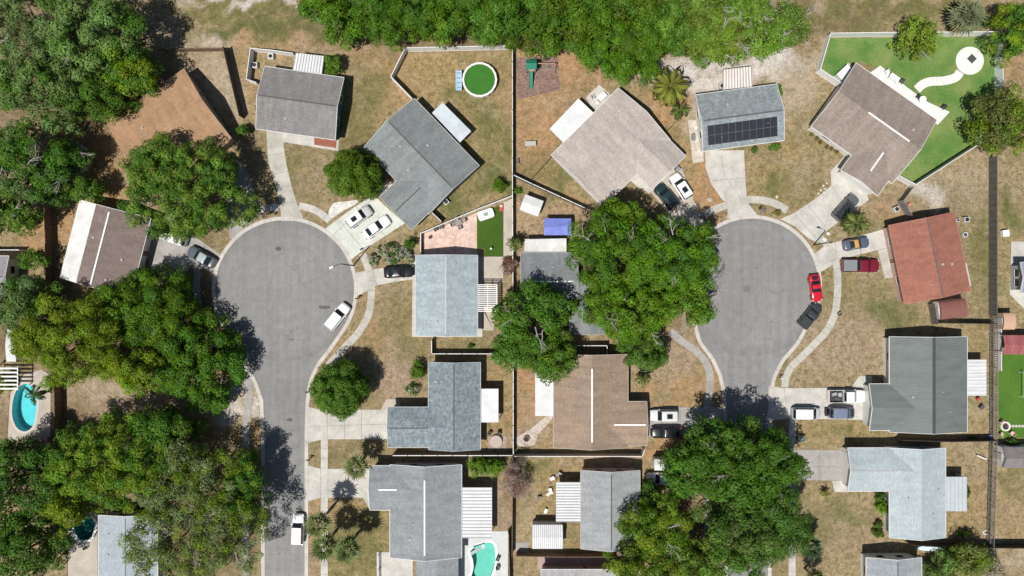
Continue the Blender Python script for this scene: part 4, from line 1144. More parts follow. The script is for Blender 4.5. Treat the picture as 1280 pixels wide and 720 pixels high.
def tree(px, py, rx, ry, h, col, label, name='oak_tree', dens=1.0, puff=1.02, leaf=.23, bare=0, group=None, cat='tree', base=.28, flat=.62, trunk=True, second=None, wob=.16, rot=0.0, limb_mat=None, holes=0, fill=1.0):
    seed = abs(int(px * 7 + py * 131 + h * 17)) % 99991
    g = np.random.default_rng(seed)
    global rng
    rng = g
    zm = h * .66
    c = P(px, py, zm); k = MPP * (1 - zm / CAM_H)
    RX, RY = rx * k, ry * k
    root = thing(name, label, cat, (c.x, c.y, 0), 0, group)
    ph = g.random(5) * 6.28
    def edge(t):
        return 1 + wob * (np.sin(3 * t + ph[0]) * .5 + np.sin(5 * t + ph[1]) * .45 + np.sin(8 * t + ph[2]) * .35 + np.sin(13 * t + ph[3]) * .25)
    area = PI * RX * RY
    if trunk and puff > .9:
        puff *= g.uniform(.82, 1.2); leaf *= g.uniform(.78, 1.15)
    pr = min(puff, .38 * min(RX, RY))
    npf = max(14, int(area / (PI * pr * pr) * 3.6 * fill))
    t = g.random(npf) * 2 * PI
    rho = np.sqrt(g.random(npf)) * .98
    rr = rho * edge(t)
    shrink = 1 - pr * .55 / min(RX, RY)
    x = np.cos(t) * rr * RX * shrink; y = np.sin(t) * rr * RY * shrink
    if rot:
        ca, sa = math.cos(rot), math.sin(rot); x, y = x * ca - y * sa, x * sa + y * ca
    top = h - pr * .6; zb = h * base
    dome = np.sqrt(np.clip(1 - (rho * .97) ** 2, 0, 1))
    z = zb + (top - zb) * (1 - flat + flat * dome) + g.normal(size=npf) * pr * .75
    low = g.random(npf) < .45
    z = np.where(low, zb + (z - zb) * g.random(npf) * .8, z)
    pc = np.stack([x, y, z], 1)
    if holes:
        hp = np.stack([g.uniform(-.7, .7, holes) * RX, g.uniform(-.7, .7, holes) * RY], 1)
        d = np.min(np.linalg.norm(pc[:, None, :2] - hp[None], axis=2), axis=1)
        pc = pc[d > pr * .95]; npf = len(pc)
    prad = pr * g.uniform(.65, 1.2, npf)
    base_c = np.array(PAL[col] if isinstance(col, str) else col) * np.array([1.56, 1.5, 1.4]) * (1 + np.clip(g.normal(size=3), -1.2, 1.2) * np.array([.035, .05, .07]))
    ptint = base_c * g.uniform(.8, 1.22, (npf, 1)) * (1 + g.normal(size=(npf, 3)) * .06)
    if second:
        sel = g.random(npf) < second[1]
        ptint[sel] = np.array(PAL[second[0]]) * 1.35 * g.uniform(.8, 1.2, (sel.sum(), 1))
    nl = np.maximum(6, (prad ** 2 * 4 * PI * .75 / (leaf * leaf * 1.2) * 1.5 * dens)).astype(int)
    pid = np.repeat(np.arange(npf), nl)
    n = len(pid)
    d = g.normal(size=(n, 3)); d[:, 2] = d[:, 2] * .9 + .45
    d /= np.linalg.norm(d, axis=1, keepdims=True)
    sq = np.array([1, 1, .72])
    pos = pc[pid] + d * sq * (prad[pid] * (.62 + .46 * np.sqrt(g.random(n))) * (1 + .25 * np.sin(d[:, 0] * 5 + pid) * np.sin(d[:, 1] * 5 + pid * 2)))[:, None]
    nr = d * 1.0 + g.normal(size=(n, 3)) * .27 + np.array([0, 0, .45])
    tint = ptint[pid] * g.uniform(.72, 1.4, (n, 1)) * (1 + g.normal(size=(n, 3)) * .06)
    leaf_mesh('crown' if trunk else 'foliage', pos, nr, leaf * g.uniform(.6, 1.3, n) * .62, tint, .62, None, root)
    # trunk and limbs
    m = MB()
    rt = max(.05, min(.42, .035 * h + .02 * min(RX, RY)))
    if trunk:
        fork = h * .3
        m.tube([(0, 0, -.1), (.05 * rt, .1, fork * .5), (.1, .05, fork)], [rt * 1.35, rt * .95, rt * .85], 9)
        nlimb = 5 + int(min(RX, RY) / 2)
        for i in range(nlimb):
            a = 2 * PI * i / nlimb + g.uniform(-.3, .3); q = g.uniform(.45, .85)
            ex, ey = math.cos(a) * RX * q, math.sin(a) * RY * q
            ez = zb + (top - zb) * (.75 - .35 * q)
            mid = (ex * .45, ey * .45, fork + (ez - fork) * .65)
            m.tube([(.1, .05, fork * .92), mid, (ex, ey, ez)], [rt * .55, rt * .34, rt * .1], 6)
            for s in (-1, 1):
                b2 = a + s * g.uniform(.35, .8)
                m.tube([mid, (mid[0] + math.cos(b2) * RX * .32, mid[1] + math.sin(b2) * RY * .32, mid[2] + (top - mid[2]) * .6)], [rt * .26, rt * .06], 5)
        m.build('trunk', limb_mat or BARK, root, smooth=60)
    else:
        for i in range(4):
            a = i * 1.6 + .4
            m.tube([(0, 0, -.05), (math.cos(a) * RX * .4, math.sin(a) * RY * .4, h * .6)], [.04, .015], 5)
        m.build('stem', BARK, root)
    for i in range(bare):
        # pale leafless boughs that stand clear of the leaves
        a = g.random() * 6.28; q = g.uniform(.1, .75)
        p = Vector((math.cos(a) * RX * q, math.sin(a) * RY * q, zb + (top - zb) * (1 - flat + flat * math.sqrt(1 - q * q)) - .6))
        bm_ = MB()
        da = a + g.uniform(-.9, .9)
        def bough(p, da, L, r, lev):
            pts = [p]; cur = p.copy()
            for s in range(4):
                da2 = da + g.uniform(-.35, .35)
                cur = cur + Vector((math.cos(da2), math.sin(da2), g.uniform(.05, .45))) * (L / 4)
                pts.append(cur.copy())
            bm_.tube(pts, [r * (1 - .2 * s) for s in range(5)], 5)
            if lev:
                for s in range(2 + lev):
                    bough(pts[1 + s % 4], da + g.uniform(-1.1, 1.1), L * .55, r * .55, lev - 1)
        bough(p, da, g.uniform(1.5, 2.6), .085, 2)
        bm_.build('bare_bough', BARK_P, root)
    return root
def shrub(px, py, rx, ry, h, col, label, name='shrub', **kw):
    kw.setdefault('cat', 'shrub'); kw.setdefault('puff', .5); kw.setdefault('leaf', .17); kw.setdefault('base', .25); kw.setdefault('wob', .12)
    return tree(px, py, rx, ry, h, col, label, name, trunk=False, **kw)

def palm(px, py, h, r, label, kind='fan', col=(.085, .115, .035), n=26, group=None, trunk_lean=(0, 0), name='palm_tree'):
    seed = abs(int(px * 3 + py * 77)) % 9999
    g = np.random.default_rng(seed)
    global rng
    rng = g
    c = P(px, py, h)
    root = thing(name, label, 'palm', (c.x - trunk_lean[0], c.y - trunk_lean[1], 0), 0, group)
    lx, ly = trunk_lean
    m = MB(); m.tube([(0, 0, -.1), (lx * .15, ly * .15, h * .4), (lx * .5, ly * .5, h * .75), (lx, ly, h)], [.24, .17, .16, .2], 9)
    m.build('trunk', BARK_PALM, root, smooth=60)
    m2 = []
    pos, nr, sz, ti, ax, rib = [], [], [], [], [], MB()
    col = np.array(col)
    for i in range(n):
        az = i * 2.39996 + g.uniform(-.2, .2)
        f = (i + .5) / n
        el = math.radians(80 - 115 * f + g.uniform(-8, 8)) if kind == 'fan' else math.radians(62 - 80 * f)
        hd = np.array([math.cos(az), math.sin(az), 0])
        dry = f > .86 and g.random() < .6
        cc = (np.array([.30, .22, .10]) if dry else col * 1.35 * g.uniform(.8, 1.25))
        org = np.array([lx, ly, h])
        if kind == 'fan':
            Lp = r * .48
            d0 = hd * math.cos(el) + np.array([0, 0, math.sin(el)])
            tip = org + d0 * Lp
            rib.tube([tuple(org), tuple(tip)], [.03, .018], 4)
            side = np.cross(hd, [0, 0, 1.0])
            up = np.cross(side, d0)
            for b in np.linspace(-1.8, 1.8, 11):
                dd = d0 * math.cos(b) + side * math.sin(b)
                L = r * .66 * (1 - .22 * abs(b)) * g.uniform(.8, 1.15)
                mid = tip + dd * L * .5 + np.array([0, 0, -.10 * L])
                pos.append(mid); nr.append(up * .9 + g.normal(size=3) * .12 + np.array([0, 0, .35])); sz.append(L * .55); ax.append(dd + np.array([0, 0, -.35])); ti.append(cc * g.uniform(.8, 1.2))
        else:
            pts = []
            cur = org.copy(); e = el
            S = 9
            for s in range(S + 1):
                pts.append(cur.copy())
                cur = cur + (hd * math.cos(e) + np.array([0, 0, math.sin(e)])) * (r * 1.12 / S)
                e -= math.radians(13)
            rib.tube([tuple(p) for p in pts], [.045 * (1 - .09 * s) for s in range(S + 1)], 4)
            side = np.cross(hd, [0, 0, 1.0])
            for s in range(2, 4 * S + 1):
                u = s / (4 * S); j = min(int(u * S), S - 1); w = u * S - j
                p = pts[j] * (1 - w) + pts[j + 1] * w
                fw = pts[j + 1] - pts[j]; fw /= np.linalg.norm(fw)
                L = r * .30 * math.sin(PI * min(.95, u * .82 + .14))
                for sd in (-1, 1):
                    dd = side * sd * .85 + fw * .55 + np.array([0, 0, -.35]); dd /= np.linalg.norm(dd)
                    pos.append(p + dd * L * .5); ax.append(dd); sz.append(L * .5)
                    nr.append(np.cross(dd, fw) * (-sd) + np.array([0, 0, .5])); ti.append(cc * g.uniform(.75, 1.25))
    o = leaf_mesh('crown', np.array(pos), np.array(nr), np.array(sz), np.array(ti), .17 if kind == 'fan' else .24, np.array(ax), root)
    rb = rib.build('leaf_stalk', m_plain('palm_stalk', (.20, .20, .07), .6), o)
    rb['kind'] = 'stuff'
    return root

# upper left oaks
tree(38, 38, 62, 58, 11, 'greygreen', 'huge grey green oak filling the extreme upper left corner', bare=3, holes=3)
tree(118, 42, 62, 54, 11.5, 'greygreen', 'broad grey green oak just in from the upper left corner oak', bare=2, second=('mid', .2), holes=3)
tree(165, 88, 34, 32, 9, 'olive', 'yellow green oak touching the north tip of the orange brown roof', second=('mid', .4))
tree(55, 112, 62, 50, 11, 'greygreen', 'wide grey green oak north of the half hidden round pool', second=('mid', .3), holes=2)
tree(122, 122, 40, 30, 9, 'mid', 'dark green oak west of the orange brown roof with litter below it')
tree(22, 205, 52, 52, 11, 'mid', 'dark oak on the left frame edge level with the hidden round pool', bare=4, second=('greygreen', .35), holes=2)
tree(82, 200, 28, 32, 8, 'mid', 'small crowned oak with bare white boughs leaning over the round pool', bare=6, puff=1.0)
tree(12, 268, 34, 30, 9, 'mid', 'oak at the left frame edge below the dark edge oak', bare=2, holes=1)
tree(108, 236, 20, 16, 6, 'mid', 'small oak whose shade falls on the white roof membrane', puff=.9)
tree(66, 238, 24, 18, 7, 'dark', 'small dark oak where the left wooden fence begins', puff=.9)
tree(232, 238, 80, 66, 10, (.088, .150, .022), 'large yellow green oak spreading over the driveway below the orange brown roof', wob=.2, second=('mid', .3), bare=3, holes=3)
tree(182, 205, 26, 26, 8, 'mid', 'green oak overlapping the lower slope of the orange brown roof', puff=1.0)
shrub(302, 162, 9, 8, 2.2, 'mid', 'small round green shrub in dry soil east of the orange brown house')
tree(34, 382, 46, 42, 8, 'greygreen', 'dull grey green tree mass below the left edge grey roof', second=('mid', .5), holes=2)
tree(42, 325, 16, 14, 5, 'mid', 'small green tree against the west side of the left wooden fence', puff=.8)
tree(90, 425, 72, 58, 12, 'olive', 'broad golden olive oak next to the turquoise oval pool', second=('gold', .3), wob=.14)
tree(185, 385, 66, 56, 8.2, 'bright', 'broad fresh green oak covering the south end of the brown and white roof', second=('mid', .3), wob=.15, bare=1, base=.2, flat=.75)
tree(245, 455, 58, 64, 7, (.042, .112, .012), 'deep green oak overhanging the left cul de sac kerb', second=('bright', .35), wob=.15, base=.15, flat=.8)
tree(175, 465, 38, 28, 9, 'olive', 'olive oak between the golden olive oak and the deep green kerb oak')
shrub(30, 437, 14, 14, 3, 'dark', 'dark shrub beside the white lattice at the left edge')
shrub(4, 480, 10, 15, 2.5, 'olive', 'olive hedge clump at the left edge next to the oval pool')
palm(42, 493, 3.5, 1.9, 'young feathery palm hanging over the turquoise oval pool', 'feather', (.07, .13, .05), 11)
shrub(40, 566, 26, 22, 3.5, 'twig', 'grey brown leafless bush south of the oval pool', second=('silver', .4), leaf=.12, dens=.6)
tree(150, 575, 92, 62, 11, (.092, .156, .012), 'wide olive green oak south of the bare clearing', wob=.2, second=('mid', .35), holes=5)
tree(205, 540, 40, 30, 10, 'mid', 'dark green oak on the north edge of the wide olive green oak')
tree(25, 600, 52, 56, 11, 'dark', 'dark green oak on the left frame edge below the grey leafless bush', second=('mid', .4), holes=3)
tree(85, 632, 34, 30, 9, 'olive', 'golden oak between the dark edge oak and the dark teal pool', second=('gold', .3))
tree(35, 685, 52, 46, 10, 'dark', 'dark oak filling the lower left corner', second=('mid', .4), holes=2)
tree(245, 650, 86, 94, 10.5, 'willow', 'very large grey green willowy oak beside the straight street', wob=.24, dens=.62, puff=.9, leaf=.19, bare=7, second=('olive', .35), holes=5, base=.45, flat=.5)
tree(305, 610, 26, 50, 9, 'mid', 'narrow green oak between the willowy oak and the street kerb', puff=.95, second=('olive', .3))
# left cul de sac garden trees
tree(442, 218, 38, 32, 6.5, (.058, .108, .012), 'dense rounded green tree by the white rock bed of the slate grey house', 'street_tree', puff=.8, leaf=.18, wob=.06, base=.15, flat=.75, fill=1.7)
tree(423, 488, 37, 36, 7.5, (.058, .115, .016), 'dense rounded street tree with a full round shadow on the lawn', 'street_tree', puff=.85, leaf=.18, wob=.05, base=.2, flat=.75, fill=1.7)
tree(415, 81, 12, 13, 3.2, (.07, .135, .016), 'small bright round tree beside the ribbed white patio cover of the teal house', 'garden_tree', puff=.6, leaf=.2, wob=.08)
for i, (x, y, r, nm) in enumerate([(466, 325, 9, 'nearest the driveway mouth'), (478, 314, 9, 'second from the driveway mouth'), (491, 312, 11, 'in the middle of the bed'), (505, 316, 10, 'next to the dark green shrub'), (490, 323, 10, 'closest to the black sedan'), (512, 325, 7, 'closest to the pale slate roof')]):
    shrub(x, y, r, r * .8, 1.3, 'silver', 'silvery agave like shrub above the black sedan, ' + nm, 'silver_shrub', group='silvery shrubs by the black sedan', leaf=.2, second=('mid', .25))
shrub(511, 303, 9, 9, 2.2, 'dark', 'dark green shrub between silvery shrubs and the slate grey roof')
shrub(521, 463, 9, 14, 2.2, 'bright', 'bright green elongated shrub along the speckled slate house front', second=('mid', .3))
shrub(516, 487, 10, 8, 1.2, 'silver', 'sparse grey green shrub below the bright elongated shrub', second=('mid', .5), dens=.6)
shrub(624, 232, 11, 9, 1.8, 'bright', 'green shrub on the lawn beside the long vertical fence')
shrub(598, 582, 15, 13, 2.6, (.075, .145, .012), 'left half of the bright clipped hedge north of the ribbed patio cover', 'hedge_shrub', puff=.6, wob=.06)
shrub(619, 584, 14, 12, 2.4, (.075, .145, .012), 'right half of the bright clipped hedge north of the ribbed patio cover', 'hedge_shrub', puff=.6, wob=.06)
tree(646, 601, 19, 30, 4.5, 'plum', 'leafless mauve tree straddling the long fence by the clipped hedge', 'bare_tree', puff=.7, leaf=.10, dens=.3, second=('twig', .6))
shrub(637, 333, 11, 13, 2.2, (.12, .07, .045), 'russet leaved shrub beside the beige back patio', second=('twig', .4))
palm(643, 305, 3.2, 1.5, 'small palm on the fence between the turf yard and the white awning', 'feather', (.10, .15, .035), 14)
# woods along the top
wood = 'trees of the woods along the upper edge'
WL = 'green tree of the upper woods, '
for x, y, r, h, c, nm in [(400, 6, 28, 8, 'bright', 'western end beside the sandy track'), (428, 26, 32, 9, 'bright', 'overhanging the dry yard by the teal house'), (460, 8, 34, 10, 'mid', 'second from the western end'), (480, 28, 34, 9.5, 'mid', 'above the corner of the white fenced yard'),
        (520, 10, 38, 10.5, 'bright', 'at the frame edge above the white fence'), (553, 24, 34, 10, 'bright', 'brushing the white fence west of the green pool'), (590, 12, 36, 10.5, 'mid', 'directly north of the green round pool'), (628, 22, 38, 11, 'mid', 'at the corner of the green pool yard'),
        (668, 8, 38, 10.5, 'mid', 'at the frame edge north of the playset'), (680, 38, 28, 9, 'bright', 'shading the playset mulch bed'), (716, 30, 40, 10.5, 'bright', 'north east of the playset'), (752, 4, 40, 10, 'mid', 'frame edge tree north of the taupe house'),
        (755, 56, 36, 9.5, 'bright', 'low over the soil above the taupe roof'), (798, 70, 38, 10, 'bright', 'southernmost crown, left of the feathery palm'), (800, 18, 42, 10.5, 'bright', 'frame edge tree above the southernmost crown'), (846, 30, 38, 10, (.08, .145, .02), 'north of the feathery palm')]:
    tree(x, y, r, r * .95, h, c, WL + nm, 'woodland_tree', second=('mid' if c != 'mid' else 'bright', .3), group=wood, wob=.13)
tree(893, 50, 38, 36, 8.5, (.092, .16, .02), 'pale green tree with white bare boughs above the house with solar panels', 'woodland_tree', bare=9, wob=.15, dens=.9)
tree(868, 8, 40, 26, 8.5, (.085, .15, .02), 'pale green tree at the frame edge above the white boughed tree', 'woodland_tree', bare=3)
tree(945, 42, 42, 38, 7.5, (.095, .165, .022), 'spreading pale green tree with many bare boughs over white sand', 'woodland_tree', bare=12, dens=.72, wob=.2, holes=3)
tree(985, 30, 26, 34, 7, (.09, .14, .03), 'sparse pale green tree at the eastern end of the upper woods', 'woodland_tree', bare=5, dens=.6, wob=.2)
tree(925, 8, 40, 24, 8, (.085, .15, .02), 'pale green tree at the frame edge above the spreading boughed tree', 'woodland_tree', bare=3)
palm(838, 108, 6.0, 3.4, 'large yellow green feathery palm below the upper woods', 'feather', (.18, .20, .035), 24)
palm(850, 138, 3.0, 1.8, 'small feathery palm under the larger one by the solar roof', 'feather', (.085, .14, .03), 11)
# upper right
tree(1147, 47, 29, 26, 5.0, (.105, .17, .018), 'bright lime green tree leaning on the white fence of the lawn', 'garden_tree', puff=.75, leaf=.3, wob=.25, dens=.7, bare=1)
palm(1209, 21, 4.0, 2.6, 'blue green fan palm outside the north fence of the green lawn', 'fan', (.14, .165, .09), 30)
shrub(1195, 33, 8, 9, 1.5, 'olive', 'yellowish low shrub at the foot of the blue green fan palm')
tree(1266, 38, 26, 42, 7, 'olive', 'olive tree at the upper right frame edge east of the white fence', wob=.15, second=('mid', .3))
tree(1250, 152, 44, 46, 7.5, (.085, .105, .03), 'feathery dark olive tree over the corner of the green lawn fence', wob=.2, dens=.8, second=('olive', .3))
palm(1070, 279, 3.6, 2.3, 'bushy light green palm beside the dark SUV and orange topped car', 'feather', (.12, .155, .045), 24)
# centre
tree(768, 318, 62, 60, 12.5, (.064, .132, .008), 'western crown of the giant oak between both cul de sacs', bare=5, wob=.15, second=('mid', .25), holes=2)
tree(845, 318, 54, 54, 12, (.058, .132, .008), 'eastern crown of the giant oak overhanging the right cul de sac', bare=6, wob=.16, second=('mid', .3), holes=3)
tree(788, 382, 70, 44, 10.5, (.064, .130, .008), 'southern crown of the giant oak above the charcoal roof', bare=5, wob=.15, holes=2)
tree(860, 380, 36, 38, 10, (.064, .130, .012), 'south east crown of the giant oak at the sidewalk', bare=5, wob=.2, dens=.85, holes=2)
tree(775, 272, 36, 24, 10, (.066, .134, .008), 'northern crown of the giant oak below the taupe house', wob=.2)
tree(664, 397, 51, 46, 10.5, 'mid', 'dark green oak over the yard east of the pale slate roof', bare=4, wob=.18, second=('bright', .3), holes=2)
tree(685, 445, 42, 30, 9, 'mid', 'dark green oak reaching the corner of the tan brown roof', bare=2, wob=.25, second=('bright', .3))
tree(640, 440, 30, 22, 8, 'mid', 'smaller dark green oak over the white fence line end', bare=1, wob=.25)
tree(806, 440, 33, 24, 6, (.055, .115, .018), 'rounded green tree at the north east corner of the tan brown roof', 'garden_tree', puff=.8, leaf=.2, wob=.1)
palm(804, 474, 2.2, 1.5, 'small star shaped palm in the front yard of the tan brown house', 'feather', (.09, .13, .03), 10)
# bottom centre
tree(925, 578, 78, 56, 12, (.040, .102, .010), 'very large dark green oak across the lower street', bare=5, wob=.17, second=('mid', .45), fill=1.35)
tree(975, 650, 34, 50, 10, (.052, .106, .018), 'grey green oak on the east flank of the large dark oak', wob=.18, bare=2, fill=1.25)
tree(925, 670, 52, 50, 11, (.066, .112, .026), 'dull green oak south of the large dark oak', bare=3, wob=.18, second=('mid', .4), fill=1.3)
tree(855, 590, 24, 32, 9, 'mid', 'green oak drooping over the white topped shed', wob=.2)
tree(820, 660, 48, 40, 9.5, 'lime', 'bright yellow green tree covering half of the light grey roof', wob=.22, puff=1.0, second=('bright', .35), bare=2, holes=3)
tree(805, 705, 50, 28, 8.5, 'lime', 'yellow green tree on the lower frame edge below the brighter one', wob=.2, puff=1.0, second=('bright', .4))
tree(880, 700, 44, 34, 9, (.085, .13, .02), 'mid green tree on the lower frame edge beside the yellow green trees', wob=.2, holes=2)
tree(812, 620, 16, 20, 5, 'dark', 'dark shaded small tree east of the light grey roof', puff=.8)
palm(1013, 684, 4.5, 1.9, 'dark green palm alone on dry grass by the lower street', 'fan', (.045, .075, .035), 26)
palm(1020, 724, 4.0, 1.6, 'palm cut by the lower frame edge under the dark lone palm', 'fan', (.08, .10, .03), 20)
palm(1032, 617, 1.2, .9, 'tiny yellow green palm by the white box at the pale house', 'feather', (.16, .17, .02), 9)
# palms in the lower street
palm(445, 584, 5.0, 1.9, 'fan palm between the two white driveways', 'fan', (.15, .17, .07), 26, 'fan palms of the left street', (0, 0))
palm(397, 656, 7.2, 2.0, 'fan palm straddling the sidewalk beside the parked white street SUV', 'fan', (.14, .165, .065), 26, 'fan palms of the left street')
palm(405, 684, 6.2, 2.05, 'fan palm on the sidewalk, western one of the touching pair', 'fan', (.105, .14, .05), 26, 'fan palms of the left street')
palm(434, 687, 6.2, 2.05, 'fan palm on the lawn, eastern one of the touching pair', 'fan', (.105, .14, .05), 26, 'fan palms of the left street')
# right hand small plants
shrub(944, 187, 4.5, 4, 1.1, (.06, .12, .02), 'small clipped bush beside the garage of the solar roofed house', puff=.35, wob=.04)
shrub(969, 184, 9, 5, 1.2, (.07, .14, .02), 'clipped oblong hedge under the east eave of the solar roofed house', puff=.35, wob=.04, rot=.1)
shrub(974, 115, 4, 12, 1.6, (.08, .14, .02), 'narrow hedge along the east wall of the solar roofed house', puff=.4, wob=.05)
shrub(1104, 634, 8, 9, 1.4, (.09, .16, .015), 'bright bush against the pale grey house', puff=.4)
shrub(1101, 621, 8, 6, 1.2, 'dark', 'dark bush north of the bright bush at the pale grey house', puff=.4)
shrub(1099, 657, 6.5, 5, 1.2, (.055, .10, .015), 'upper clipped ball of the stacked pair by the pale grey house', puff=.3, wob=.03)
shrub(1099, 667, 7.5, 6, 1.3, (.05, .095, .012), 'lower clipped ball of the stacked pair by the pale grey house', puff=.3, wob=.03)
shrub(1209, 616, 4, 9, 1.2, (.055, .10, .018), 'small hedge behind the flat white cover', puff=.35)
shrub(1205, 667, 10, 5, 1.2, 'dark', 'scraggly dark shrub by the white ring at the corner of the yard', dens=.6)
tree(1178, 712, 26, 22, 4, (.095, .15, .04), 'pale green tree right of the slate roof at the lower right edge', 'garden_tree', puff=.8, dens=.7)
tree(1212, 700, 30, 22, 4.5, (.115, .14, .035), 'yellow green loose shrub tree at the lower right', 'garden_tree', puff=.8, dens=.65, second=('olive', .4))
tree(1240, 712, 18, 16, 4, 'silver', 'greyish shrub tree at the lower right beside the fence line', 'garden_tree', puff=.7, dens=.5)
for i, (x, y) in enumerate([(1015, 168), (1021, 173), (1026, 178), (1034, 184), (1040, 186), (1046, 190)]):
    shrub(x, y, 2.6, 2.6, .6, (.12, .105, .03), 'low rusty tuft in the planted row beside the brown taupe house', 'tuft', puff=.22, leaf=.1, group='tufts in the row beside the brown taupe house')
shrub(1216, 548, 6, 3, .7, 'dark', 'low dark plant on the wooden fence line by the fire pit')
shrub(1266, 553, 10, 5, 1.0, (.06, .11, .02), 'low green plants below the stepping stones of the right hand turf', dens=.7)
shrub(880, 272, 5, 4, .9, 'twig', 'brown dead shrub at the kerb of the right cul de sac')
shrub(972, 266, 5, 4, .8, (.13, .13, .04), 'sparse yellow shrub in the kerb bed below the solar roofed house')
shrub(954, 263, 4, 3, .6, 'twig', 'dry tuft in the kerb bed next to the sparse yellow shrub')
shrub(648, 238, 5, 5, 1.0, 'mid', 'small weed clump by the white garden shed')
shrub(588, 433, 5, 3, .9, 'dark', 'small dark shrub on the short fence south of the pale slate house')
# ------------------------------------------------------------------ vehicles
def loft_body(st, hw, z0):
    m = MB(); secs = []
    for x, w, zt in st:
        h = hw * w
        half = [(0, zt + .03), (h * .55, zt + .02), (h * .88, zt - .03), (h * .985, zt - .13), (h, z0 + (zt - z0) * .45), (h * .95, z0)]
        secs.append([(x, y, z) for y, z in half] + [(x, -y, z) for y, z in half[::-1][:-1]])
    n = len(secs[0]); v = [p for s in secs for p in s]; f = []
    for i in range(len(secs) - 1):
        for k in range(n):
            f.append([i * n + k, i * n + (k + 1) % n, (i + 1) * n + (k + 1) % n, (i + 1) * n + k])
    f.append(list(range(n))); f.append([(len(secs) - 1) * n + k for k in range(n)][::-1])
    return m.add(v, f)
KINDS = {
    'sedan': dict(st=[(-.5, .60, .60), (-.492, .74, .72), (-.475, .86, .82), (-.44, .94, .89), (-.37, .985, .93), (-.25, 1, .94), (-.05, 1, .93), (.2, 1, .91), (.33, .985, .86), (.40, .95, .81), (.45, .88, .75), (.48, .77, .68), (.494, .64, .60), (.5, .5, .52)], cab=(-.37, .20), roof=(-.20, .05), zb=.90, zr=1.42, wr=.74),
    'suv': dict(st=[(-.5, .68, .78), (-.493, .80, .92), (-.475, .90, 1.0), (-.43, .97, 1.03), (-.3, 1, 1.04), (-.1, 1, 1.04), (.1, 1, 1.03), (.24, 1, 1.0), (.34, .985, .96), (.41, .94, .91), (.455, .87, .84), (.482, .76, .75), (.495, .63, .66), (.5, .5, .58)], cab=(-.485, .23), roof=(-.42, .10), zb=1.0, zr=1.68, wr=.80),
    'van': dict(st=[(-.5, .76, .88), (-.492, .86, .98), (-.475, .93, 1.04), (-.43, .98, 1.06), (-.2, 1, 1.06), (.15, 1, 1.04), (.28, .99, 1.0), (.37, .965, .93), (.43, .91, .85), (.47, .82, .76), (.492, .68, .66), (.5, .54, .58)], cab=(-.49, .31), roof=(-.44, .14), zb=1.02, zr=1.75, wr=.82),
    'sport': dict(st=[(-.5, .58, .60), (-.492, .74, .70), (-.47, .88, .79), (-.42, .97, .86), (-.33, 1, .87), (-.2, .99, .85), (-.05, .96, .82), (.15, .97, .82), (.28, .995, .79), (.37, .965, .73), (.43, .89, .67), (.47, .77, .59), (.492, .62, .51), (.5, .46, .45)], cab=(-.30, .16), roof=(-.12, .02), zb=.80, zr=1.22, wr=.70),
    'pickup': dict(st=[(-.10, 1, 1.02), (.0, 1, 1.03), (.2, 1, 1.03), (.26, 1, 1.02), (.36, .985, 1.0), (.43, .95, .96), (.47, .88, .89), (.49, .78, .8), (.5, .64, .68)], cab=(-.10, .24), roof=(-.08, .12), zb=1.02, zr=1.78, wr=.80),
}
_wheel = {}
